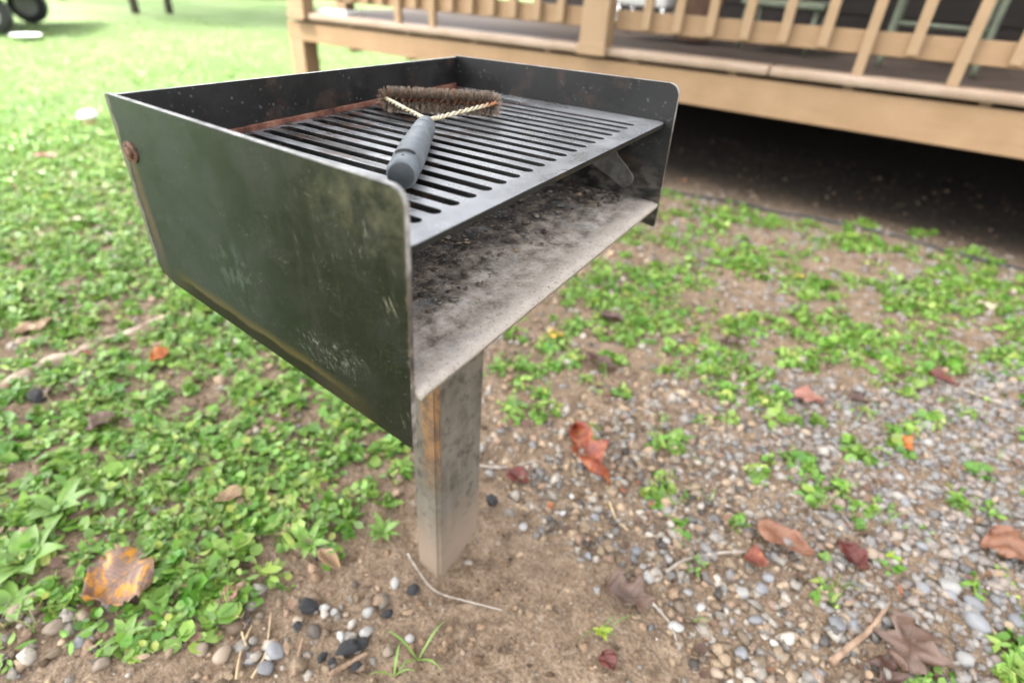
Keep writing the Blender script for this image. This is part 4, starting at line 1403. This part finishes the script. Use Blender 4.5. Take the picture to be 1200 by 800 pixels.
# ------------------------------------------------------------------ twigs and straw
M_twig = simple('grey_twig', (.20, .165, .135), (.36, .31, .26), 50, .85, bump=.3)
M_stick = simple('brown_stick', (.17, .105, .065), (.32, .215, .145), 40, .85, bump=.4)
TW = [([(478, 648), (490, 668), (510, 688), (545, 703), (588, 715)], .0021, M_twig, 'thin curved pale twig at the foot of the grill post'),
      ([(780, 672), (805, 655), (840, 648), (875, 646)], .0032, M_twig, 'grey forked looking twig on pebbles right of the post'),
      ([(752, 690), (768, 712), (784, 730), (792, 752)], .0024, M_twig, 'grey brown twig beside the crumpled purplish leaf'),
      ([(972, 778), (1000, 755), (1022, 735), (1040, 708)], .0058, M_stick, 'thick tan brown twig on gravel beside the lobed leaf'),
      ([(388, 797), (405, 785), (430, 768)], .0042, M_stick, 'short tan stick among charcoal lumps'),
      ([(346, 796), (350, 775), (356, 752)], .0036, M_stick, 'brown upright lying stick left of the charcoal'),
      ([(278, 798), (284, 765), (296, 735)], .0022, M_straw, 'dry straw stalk crossing pebbles at the clover edge'),
      ([(296, 797), (312, 768), (318, 720)], .0018, M_straw, 'second dry straw stalk leaning over pebbles'),
      ([(286, 720), (284, 740), (290, 760)], .0026, M_straw, 'short dry straw bit below the pinkish leaf'),
      ([(714, 585), (722, 605), (736, 622)], .0022, M_straw, 'short pale straw bit on pebbles'),
      ([(1000, 620), (985, 600), (978, 585)], .0020, M_twig, 'small twig in the gravel weed patch'),
      ([(555, 545), (590, 548), (628, 540)], .0034, M_twig, 'grey twig lying right of the grill post'),
      ([(1190, 480), (1130, 455), (1080, 440)], .0034, M_twig, 'long grey twig between gravel and clover near the deck'),
      ([(400, 610), (370, 600), (340, 604)], .0018, M_straw, 'thin straw in the clover left of the post')]
for pts, rad, mt, lab in TW:
    P = np.array([G(*q_) for q_ in pts]); P[:, 2] = hground(P[:, 0], P[:, 1]) + rad * .8 + .003
    P = spline(P, 22); P[:, 2] += .0012 * np.sin(np.linspace(0, 9, 22))
    c0 = P.mean(0); c0[2] = P[:, 2].min()
    rads = rad * np.linspace(1.15, .7, 22) * (1 + .12 * np.sin(np.arange(22) * 2.1))
    o = link('twig' if mt is not M_straw else 'straw_stalk', multi_tube('twig', [P - c0], [rads], 7), None, mt)
    o.location = c0
    tag(o, lab, 'twig' if mt is not M_straw else 'straw')

# exposed roots in the soil left of the grill
M_root = simple('bleached_root', (.25, .18, .13), (.46, .36, .28), 14, .85, bump=.5)
for pts, r0, lab in (([(-40, 462), (30, 432), (90, 408), (150, 385), (205, 366)], .021, 'long bleached surface root crossing the clover'),
                     ([(20, 400), (60, 378), (105, 358), (150, 338)], .014, 'shorter bleached surface root behind the long root')):
    P = np.array([G(*q_) for q_ in pts]); P[:, 2] = hground(P[:, 0], P[:, 1]) - r0 * .35
    P = spline(P, 40); P[:, 1] += .012 * np.sin(np.arange(40) * .6)
    c0 = P.mean(0); c0[2] = 0
    rads = r0 * np.linspace(1.1, .6, 40) * (1 + .2 * np.sin(np.arange(40) * .9))
    o = link('tree_root', multi_tube('tree_root', [P - c0], [rads], 10), None, M_root); o.location = c0
    tag(o, lab, 'root')


# ------------------------------------------------------------------ single weeds with larger leaves
def blade_leaf(base, az, length, width, rise, n=7):
    V, F = [], []
    for i in range(n):
        u = i / (n - 1)
        half = width * .5 * max(.05, math.sin(math.pi * (.06 + .94 * u) ** .75)) if i < n - 1 else width * .02
        rr_ = length * (u - .15 * u * u * (1 - rise))
        z = length * (rise * math.sin(u * 1.9) * .75) + .002
        for s in (-1, 0, 1):
            V.append((base[0] + rr_ * math.cos(az) - s * half * math.sin(az), base[1] + rr_ * math.sin(az) + s * half * math.cos(az), base[2] + z + abs(s) * half * .3))
    for i in range(n - 1):
        for s in range(2):
            a = i * 3 + s; F.append([a, a + 1, a + 4, a + 3])
    return V, F


WD = [(450, 625, 9, .050, .013, .55, 'rosette weed with upright strap leaves at the edge of bare soil'),
      (362, 640, 8, .050, .016, .6, 'rosette weed with long bright leaves in front of the clover'),
      (30, 660, 8, .085, .036, .45, 'large broad leaved plantain weed at the clover edge'),
      (70, 600, 7, .075, .026, .5, 'broad leaved weed rising from dense clover'),
      (15, 705, 6, .060, .030, .35, 'low broad leaved weed next to the pebbly corner'),
      (150, 745, 8, .040, .013, .5, 'bright leafy weed under the brown and orange leaf'),
      (395, 470, 7, .055, .020, .4, 'pale green spreading weed below the grill panel'),
      (235, 340, 5, .060, .020, .9, 'lime green upright weed behind the grill panel edge'),
      (490, 775, 4, .060, .004, 1.2, 'thin grass sprout on bare soil in front of the post'),
      (462, 795, 3, .050, .004, 1.2, 'small grass sprout beside the grass by the charcoal'),
      (1190, 790, 14, .045, .017, .5, 'leafy bright green weed tuft in the corner of the gravel'),
      (968, 654, 4, .020, .016, .3, 'round leaved seedling between curled leaves on gravel'),
      (972, 696, 5, .022, .018, .3, 'round leaved seedling below the dark maroon leaf'),
      (1048, 655, 5, .020, .017, .3, 'round leaved yellow green seedling on grey gravel'),
      (705, 742, 5, .020, .010, .6, 'small yellowing seedling on bare tan soil')]
for k, (a, b, nl_, ll, ww, rise, lab) in enumerate(WD):
    p = G(a, b); z0 = float(hground(p[0], p[1]))
    V, F = [], []
    a0 = random.random() * 6
    for q_ in range(nl_):
        v, f = blade_leaf((0, 0, 0), a0 + q_ * 2.4 + random.uniform(-.3, .3), ll * random.uniform(.65, 1.1), ww * random.uniform(.8, 1.15), rise * random.uniform(.6, 1.2))
        F += [[i + len(V) for i in ff] for ff in f]; V += v
    V = np.array(V)
    cl = np.array([.19, .33, .065]) * random.uniform(.8, 1.2)
    if 'yellow' in lab or 'lime' in lab: cl = np.array([.33, .42, .05])
    o = link('weed', mesh_np('weed', V, np.array(F), 4, True, np.tile(cl, (len(V), 1)) * rng.uniform(.85, 1.15, (len(V), 1))), None, M_leaf)
    o.location = (p[0], p[1], z0)
    tag(o, lab, 'weed')

# ------------------------------------------------------------------ deck
DX = 2.75
DY0, DY1 = -3.4, 3.43
tl = lambda y: -.013 * (y + .2)
deck = empty('wooden_deck', (DX, 3.38, 0))
tag(deck, 'raised tan painted wooden deck with baluster railing behind the grill', 'deck')
DO = (DX, 3.38, 0)
shr = lambda c: tl(c.y + DO[1])
def dbox(name, lo, hi, mat=M_paint, bevel=.003, sh=True, parent=deck):
    return box(name, lo, hi, mat, parent, bevel, shr if sh else None, DO)
# rim boards
bm = bmesh.new()
box_bm(bm, (0, DY0 - DO[1], .427), (.038, DY1 + .05 - DO[1], .585), .003)
for v in bm.verts:
    if v.co.z > .5: v.co.z += shr(v.co)
link('fascia_board', bm_mesh('fascia_board', bm), deck, M_paint)
dbox('end_fascia_board', (DX + .04, DY1 - .038, .44), (5.2, DY1, .598))
dbox('nosing_board', (DX - .022, .252, .604), (DX + .118, DY1 + .02, .645), M_nose, .014)
dbox('nosing_board', (DX - .022, DY0, .604), (DX + .118, .248, .645), M_nose, .014)
xx = DX + .124
while xx < 5.1:
    dbox('deck_board', (xx, DY0, .604), (xx + .136, DY1 + .01, .641), M_board, .004)
    xx += .142
for yy in np.arange(DY0 + .3, DY1 - .2, .5):
    dbox('joist', (DX + .04, yy, .44), (5.15, yy + .04, .598), M_paint, 0)
dbox('beam', (3.9, DY0 + .05, .33), (3.99, DY1 - .3, .445), M_paint, .004, False)
dbox('support_post', (DX - .001, DY1 - .085, -.2), (DX + .13, DY1 + .046, .4255), M_paintv, .004, False)
for xx, yy in ((5.0, DY1 - .14), (3.9, 1.5), (3.9, -2.2), (DX + .05, -2.6)):
    dbox('support_post', (xx, yy, -.2), (xx + .09, yy + .09, .435 if xx < 3 else .34), M_paintv, .004, False)
# railing
for y in (DY1 - .11, 1.124, -1.25, -3.2):
    p_ = dbox('railing_post', (DX - .047, y - .072, .617), (DX + .05, y + .072, 1.66), M_paintv, .006)
    dbox('post_base', (DX - .053, y - .078, .606), (DX - .0455, y + .078, .66), M_paintv, .002).parent = deck
for y0, y1 in ((1.2, DY1 - .19), (-1.17, 1.045), (-3.1, -1.33)):
    dbox('bottom_rail', (DX + .0405, y0, .725), (DX + .078, y1, .812), M_paint, .004)
    dbox('top_rail', (DX + .0405, y0, 1.54), (DX + .078, y1, 1.628), M_paint, .004)
    dbox('rail_cap', (DX - .03, y0 - .02, 1.632), (DX + .11, y1 + .02, 1.668), M_paint, .006)
shorts = [3.12, 2.996, 2.866, 2.732, 2.609, 2.341, 2.07, 1.93, 1.785, 1.643, 1.492, 1.351, .876, .720, .563, .402, .237, .071, -.265, -.610, -.78, -.95, -1.11] + [-1.45 - .165 * k for k in range(10)]
longs = [2.473, 2.205, -.097, -.443]
bmk = {}
for z0, lst in ((.738, shorts), (.646, longs)):
    bm = bmesh.new(); box_bm(bm, (-.017, -.0205, z0), (.017, .0205, 1.60), .002)
    me = bm_mesh('baluster', bm); me.materials.append(M_paintv)
    for y in lst:
        o = bpy.data.objects.new('baluster', me); col.objects.link(o); o.parent = deck
        o.location = (.0225, y - DO[1], tl(y))

# plastic edging and dark liner edge on the ground under the rim
P = np.array([G(770, 222), G(840, 236), G(900, 247), G(960, 259), G(1020, 272), G(1100, 294), G(1210, 322)])
P = np.concatenate([[[2.66, 1.4, 0], [2.70, 1.0, 0]], P, [[2.72, -1.4, 0], [2.7, -2.6, 0]]])
P[:, 2] = hground(P[:, 0], P[:, 1]) + .008
P = spline(P, 60); P[:, 0] += .012 * np.sin(np.arange(60) * .7)
o = link('garden_edging', multi_tube('garden_edging', [P - np.array([2.72, 0, 0])], [.007], 8), None, simple('black_plastic', (.012, .012, .012), (.03, .028, .026), 30, .6))
o.location = (2.72, 0, 0)
tag(o, 'thin black plastic edging strip along the ground in front of the deck', 'edging')

# ------------------------------------------------------------------ cabin behind the deck
cab = empty('cabin', (5.2, 0, 0))
tag(cab, 'dark brown board sided cabin with an added unseen porch roof behind the deck', 'cabin')
CO = (5.2, 0, 0)
box('wall', (5.23, -8, -.1), (9.5, 2.9, 2.9), M_dark, cab, .01, None, CO)
zz = .05
while zz < 2.85:
    box('siding_board', (5.205, -8, zz), (5.2285, 2.9, zz + .175), M_dark, cab, .006, None, CO)
    zz += .185
bm = bmesh.new()
prof = [(3.0, 2.36), (7.3, 4.25), (12.0, 2.35), (12.0, 2.47), (7.3, 4.39), (3.0, 2.48)]  # unseen porch roof, added to keep the deck behind the railing dark
a_ = [bm.verts.new((x - 5.2, -9, z)) for x, z in prof]; b_2 = [bm.verts.new((x - 5.2, 3.75, z)) for x, z in prof]
for q_ in ((0, 1, 4, 5), (1, 2, 3, 4)):
    bm.faces.new([a_[i] for i in q_]); bm.faces.new([b_2[i] for i in q_][::-1])
for k in range(6): bm.faces.new((a_[k], a_[(k + 1) % 6], b_2[(k + 1) % 6], b_2[k]))
link('roof', bm_mesh('roof', bm), cab, M_roof)
bm = bmesh.new()
ga = [(5.235, 2.902), (7.3, 4.22), (9.5, 2.902)]
for y in (2.86, -7.9):
    bm.faces.new([bm.verts.new((x - 5.2, y, z)) for x, z in ga])
link('gable', bm_mesh('gable', bm), cab, M_dark)
for y in (DY1 - .14, -3.1, -6.5):
    box('porch_post', (3.08, y - .05, .60 if y > -3.4 else 0), (3.17, y + .05, 2.42), M_paintv, cab, .004, None, CO)

# ------------------------------------------------------------------ things on the deck
M_sage = simple('sage_green_metal', (.085, .10, .068), (.13, .145, .10), 25, .5)
DZ = .641
ch = empty('patio_chair', (3.45, -.17, DZ + .01))
tag(ch, 'pale sage green metal patio chair standing behind the deck railing', 'chair')
for lx_, ly_ in ((-.24, -.36), (-.24, .02), (.22, -.36), (.22, .02)):
    link('leg', multi_tube('leg', [spline([(lx_ * 1.1, ly_, 0), (lx_, ly_, .22), (lx_, ly_, .43)], 10)], [.015], 10), ch, M_sage)
for s in (-.36, .02):
    link('armrest', multi_tube('armrest', [spline([(-.24, s, .42), (-.25, s, .62), (-.1, s, .66), (.26, s, .64)], 16)], [.014], 10), ch, M_sage)
for k in range(7):
    y = -.36 + .38 * k / 6
    link('seat_slat', multi_tube('seat_slat', [[(-.25, y, .42), (0, y, .425), (.22, y, .41)]], [.019], 8), ch, M_sage)
    link('back_slat', multi_tube('back_slat', [[(.22, y, .41), (.27, y, .65), (.34, y, .95)]], [.017], 8), ch, M_sage)
for z in (.18,):
    link('stretcher', multi_tube('stretcher', [[(-.24, -.36, z), (-.24, -.17, z), (-.24, .02, z)]], [.011], 8), ch, M_sage)
tb = empty('side_table', (3.5, .37, DZ + .005))
tag(tb, 'low sage green side table behind the balusters', 'table')
box('table_top', (-.22, -.20, .205), (.22, .20, .232), M_sage, tb, .006)
for sx in (-.19, .19):
    for sy in (-.17, .17):
        link('leg', multi_tube('leg', [[(sx, sy, 0), (sx, sy, .1), (sx, sy, .205)]], [.012], 8), tb, M_sage)
M_white = simple('white_plastic', (.70, .70, .69), (.80, .80, .79), 12, .4)
M_chrome = simple('silver_metal', (.55, .55, .55), (.7, .7, .7), 20, .25, metal=.9)
wt = empty('cooler_stand', (3.38, 1.12, DZ + .005))
tag(wt, 'white plastic tub on thin silver legs behind the railing', 'tub')
bm = bmesh.new(); box_bm(bm, (-.15, -.18, .15), (.15, .16, .40), .03)
for v in bm.verts:
    if v.co.z < .25: v.co.x *= .85; v.co.y *= .88
link('tub', bm_mesh('tub', bm), wt, M_white)
for sx in (-.11, .11):
    for sy in (-.14, .12):
        link('leg', multi_tube('leg', [[(sx * 1.2, sy * 1.2, 0), (sx, sy, .08), (sx, sy, .152)]], [.009], 8), wt, M_chrome)
pot = lathe('plant_pot', [(0, .09), (.01, .095), (.20, .13), (.24, .14), (.26, .14), (.26, .125), (.22, .12), (.215, .002)], 24, simple('brown_glaze', (.10, .06, .04), (.17, .10, .07), 10, .4), None, Matrix.Rotation(-math.pi / 2, 4, 'Y'))
pot.location = (3.45, .83, DZ + .006)
tag(pot, 'brown glazed plant pot on the deck beside the white tub', 'pot')
bm = bmesh.new()
box_bm(bm, (-.06, -.13, 0), (.06, .13, .028), .008)
tr = link('white_tray', bm_mesh('white_tray', bm), None, M_white)
tr.location = (2.86, 3.085, .646 + tl(3.085))
tag(tr, 'flat white plastic tray lying on the corner of the deck', 'tray')

# ------------------------------------------------------------------ lawn: capped mushroom, vehicle, trees
mp_ = G(108, 150)
mush = empty('mushroom', (mp_[0], mp_[1], float(hground(mp_[0], mp_[1]))))
tag(mush, 'white domed cap on a stout tan stem standing alone on the lawn', 'mushroom')
up = Matrix.Rotation(-math.pi / 2, 4, 'Y') @ Matrix.Scale(.66, 4)
lathe('stem', [(-.02, .058), (.0, .058), (.05, .054), (.095, .052)], 20, simple('tan_stem', (.36, .27, .13), (.48, .37, .20), 30, .8), mush, up)
lathe('cap', [(.088, .045), (.085, .078), (.095, .082), (.112, .077), (.130, .058), (.139, .03), (.141, .001)], 28, simple('white_cap', (.66, .65, .62), (.8, .79, .77), 30, .6), mush, up)

# small utility trailer, mostly out of frame
M_blk = simple('black_rubber', (.012, .012, .012), (.025, .025, .025), 30, .7)
M_grey = simple('light_grey_metal', (.20, .20, .21), (.28, .28, .29), 20, .4, metal=.2)
M_dkbody = simple('dark_body', (.02, .02, .024), (.045, .045, .05), 10, .45)
tp = G(8, 43)
tra = empty('utility_trailer', (tp[0], tp[1], float(hground(tp[0], tp[1]))), R(-38))
tag(tra, 'white topped dark utility trailer parked far out on the lawn', 'trailer')
box('bed', (-2.3, .05, .36), (.15, 1.4, .50), M_dkbody, tra, .01)
box('side_board', (-2.3, .0, .502), (.18, .045, .80), M_white, tra, .008)
box('side_board', (-2.3, 1.405, .502), (.18, 1.45, .80), M_white, tra, .008)
box('tailgate', (.155, .05, .502), (.195, 1.40, .78), M_white, tra, .008)
for y in (-.02, 1.28):
    for x in (-.12, -1.5):
        t_ = lathe('wheel', [(-.07, .12), (-.07, .17), (-.05, .20), (.05, .20), (.07, .17), (.07, .12)], 28, M_blk, tra, Matrix.Translation((x, y + .12, .20)) @ Matrix.Rotation(math.pi / 2, 4, 'Z'))
        lathe('rim', [(-.075, .02), (-.08, .05), (-.072, .118), (.072, .118), (.08, .05), (.075, .02)], 20, M_grey, t_, Matrix.Translation((x, y + .12, .20)) @ Matrix.Rotation(math.pi / 2, 4, 'Z'))
    box('fender', (-.42, y - .03, .42), (.18, y + .2, .45), M_grey, tra, .01)
up = Matrix.Rotation(-math.pi / 2, 4, 'Y')
pan = lathe('white_pan', [(0, .10), (.012, .13), (.03, .14), (.028, .13), (.014, .10), (.012, .001)], 24, M_white, None, up)
pp = G(32, 47); pan.location = (pp[0], pp[1], float(hground(pp[0], pp[1])) + .02)
tag(pan, 'shallow white pan on the grass by the trailer wheel', 'pan')

M_bark = simple('dark_bark', (.035, .028, .022), (.09, .075, .06), 30, .9, bump=.5)
M_tleaf = tinted('tree_leaf', .5, .35, 2, .2, .3)


def tree(x, y, h, tr_, crown_r, crown_z, nleaf, seed, lab, grp, tint=(.06, .11, .025), leaf=(.035, .075)):
    r_ = np.random.default_rng(seed)
    z0 = float(hground(x, y))
    e = empty('tree', (x, y, z0)); tag(e, lab, 'tree', grp)
    bend = r_.normal(0, .12, 2)
    P = [(bend[0] * math.sin(t * 2), bend[1] * math.sin(t * 3), -.15 + (h * .85 + .15) * t) for t in np.linspace(0, 1, 12)]
    paths = [np.array(P)]; rads = [tr_ * np.linspace(1.15, .25, 12)]
    cl = []
    for k in range(9):
        t = r_.uniform(.38, .9); i = int(t * 11)
        b = np.array(P[i]); a = k * 2.4 + r_.uniform(-.4, .4); L_ = crown_r * r_.uniform(.6, 1.0)
        end = b + np.array([math.cos(a) * L_, math.sin(a) * L_, L_ * r_.uniform(.25, .7)])
        paths.append(spline([b, (b + end) / 2 + [0, 0, L_ * .12], end], 8)); rads.append(tr_ * .4 * np.linspace(1, .25, 8))
        cl += [end, (b + end * 2) / 3 + r_.normal(0, .15, 3)]
    link('trunk', multi_tube('trunk', paths, rads, 9), e, M_bark)
    cl += [np.array([r_.normal(0, crown_r * .45), r_.normal(0, crown_r * .45), crown_z + r_.normal(0, (h - crown_z) * .45)]) for _ in range(14)]
    cl = np.array(cl); ci_ = r_.integers(0, len(cl), nleaf)
    pos = cl[ci_] + r_.normal(0, crown_r * .20, (nleaf, 3)) * np.array([1, 1, .7])
    Vt, Ft = leaf_batch(pos, r_.uniform(leaf[0], leaf[1], nleaf), r_.uniform(0, 6.28, nleaf), r_.normal(0, .7, nleaf), r_.normal(0, .7, nleaf), r_.random(nleaf) < .3, r_.uniform(0, .3, nleaf))
    tc = np.array(tint) * r_.uniform(.7, 1.4, (nleaf, 1))
    link('crown', mesh_np('crown', Vt, Ft, 3, True, np.repeat(tc, 7, 0)), e, M_tleaf)


t1 = G(160, 17); t2 = G(199, 17)
tree(t1[0], t1[1], 5.5, .055, 1.7, 4.0, 5000, 1, 'slender dark trunked young tree leaning beside its twin on the lawn', 'pair of young trees on the lawn')
tree(t2[0], t2[1], 5.8, .05, 1.7, 4.2, 5000, 2, 'slender dark trunked young tree leaning beside its twin on the lawn', 'pair of young trees on the lawn')
t3 = G(72, 2)
tree(t3[0], t3[1], 6.5, .06, 2.0, 4.8, 4500, 3, 'thin tree standing alone behind the parked trailer', None)
tree(-2.7, 2.3, 9.0, .22, 3.4, 6.2, 6500, 9, 'big unseen tree added for shade beside the roots in the clover', None, leaf=(.08, .15))  # out of view, added so its crown softly shades the grill
for k, (x, y, h) in enumerate([(2, 30, 11), (9, 34, 13), (16, 31, 12), (23, 27, 11), (-6, 33, 12), (-14, 28, 12), (29, 20, 12), (-20, 18, 11)]):
    tree(x, y, h, .22, 3.6, h * .6, 4200, 20 + k, 'large leafy tree in the row along the far edge of the lawn', 'row of large trees at the lawn edge')
# low shrub far off by the deck corner
sp_ = G(300, -2)
n = 2600
r_ = np.random.default_rng(77)
sh_ = empty('shrub', (sp_[0], sp_[1], float(hground(sp_[0], sp_[1])))); tag(sh_, 'low rounded green shrub far across the lawn near the deck corner', 'shrub')
pos = r_.normal(0, 1, (n, 3)); pos /= np.linalg.norm(pos, axis=1)[:, None]; pos *= (r_.random((n, 1)) ** .4) * np.array([1.3, 1.0, .55]); pos[:, 2] = np.abs(pos[:, 2]) + .05
Vt, Ft = leaf_batch(pos, r_.uniform(.03, .06, n), r_.uniform(0, 6.28, n), r_.normal(0, .6, n), r_.normal(0, .6, n), r_.random(n) < .3, r_.uniform(0, .3, n))
link('foliage', mesh_np('foliage', Vt, Ft, 3, True, np.repeat(np.array([[.09, .16, .03]]) * r_.uniform(.7, 1.4, (n, 1)), 7, 0)), sh_, M_tleaf)
link('stem', multi_tube('stem', [[(0, 0, -.05), (.02, .01, .15), (.0, .03, .4)]], [.03], 7), sh_, M_bark)

# ------------------------------------------------------------------ ash and burnt crumbs on the grill floor
n = 800
ax_ = rng.uniform(.015, W - .02, n); ay_ = .06 + np.abs(rng.normal(.12, .10, n)); k = ay_ < D - .05
heap = rng.random(n) < .2
ax_ = np.where(heap, W - .012 - np.abs(rng.normal(0, .035, n)), ax_); ay_ = np.where(heap, .035 + np.abs(rng.normal(0, .05, n)), ay_)
k &= ay_ < D - .06
k &= (ay_ > .05) | (rng.random(n) < .25)
ax_, ay_ = ax_[k], ay_[k]; n = len(ax_)
ax_ = ax_ - .0157 * ay_ / D
sz = np.clip(np.exp(rng.normal(math.log(.0026), .5, n)), .0008, .006)
shp = PS1[rng.integers(0, 14, n)] * sz[:, None, None] * np.array([1, 1, .22])
shp = np.einsum('nij,nvj->nvi', rand_rot(n, .12), shp)
Va = shp + np.stack([ax_, ay_, floor_z(ax_, ay_) + .0012 + sz * .25], 1)[:, None]
ac = np.array([(.10, .082, .066), (.17, .15, .13), (.03, .024, .02), (.01, .009, .008), (.08, .055, .038), (.2, .14, .08)])[rng.choice(6, n, p=[.30, .2, .17, .10, .18, .05])] * rng.uniform(.7, 1.2, (n, 1))
ash = link('ash_crumbs', mesh_np('ash_crumbs', Va.reshape(-1, 3), (np.arange(n)[:, None, None] * nv1 + IF1[None]).reshape(-1, 3), 3, True, np.repeat(ac, nv1, 0)), None, M_pebble)
tag(ash, 'ash and burnt crumbs scattered on the floor of the grill', 'ash', kind='stuff')
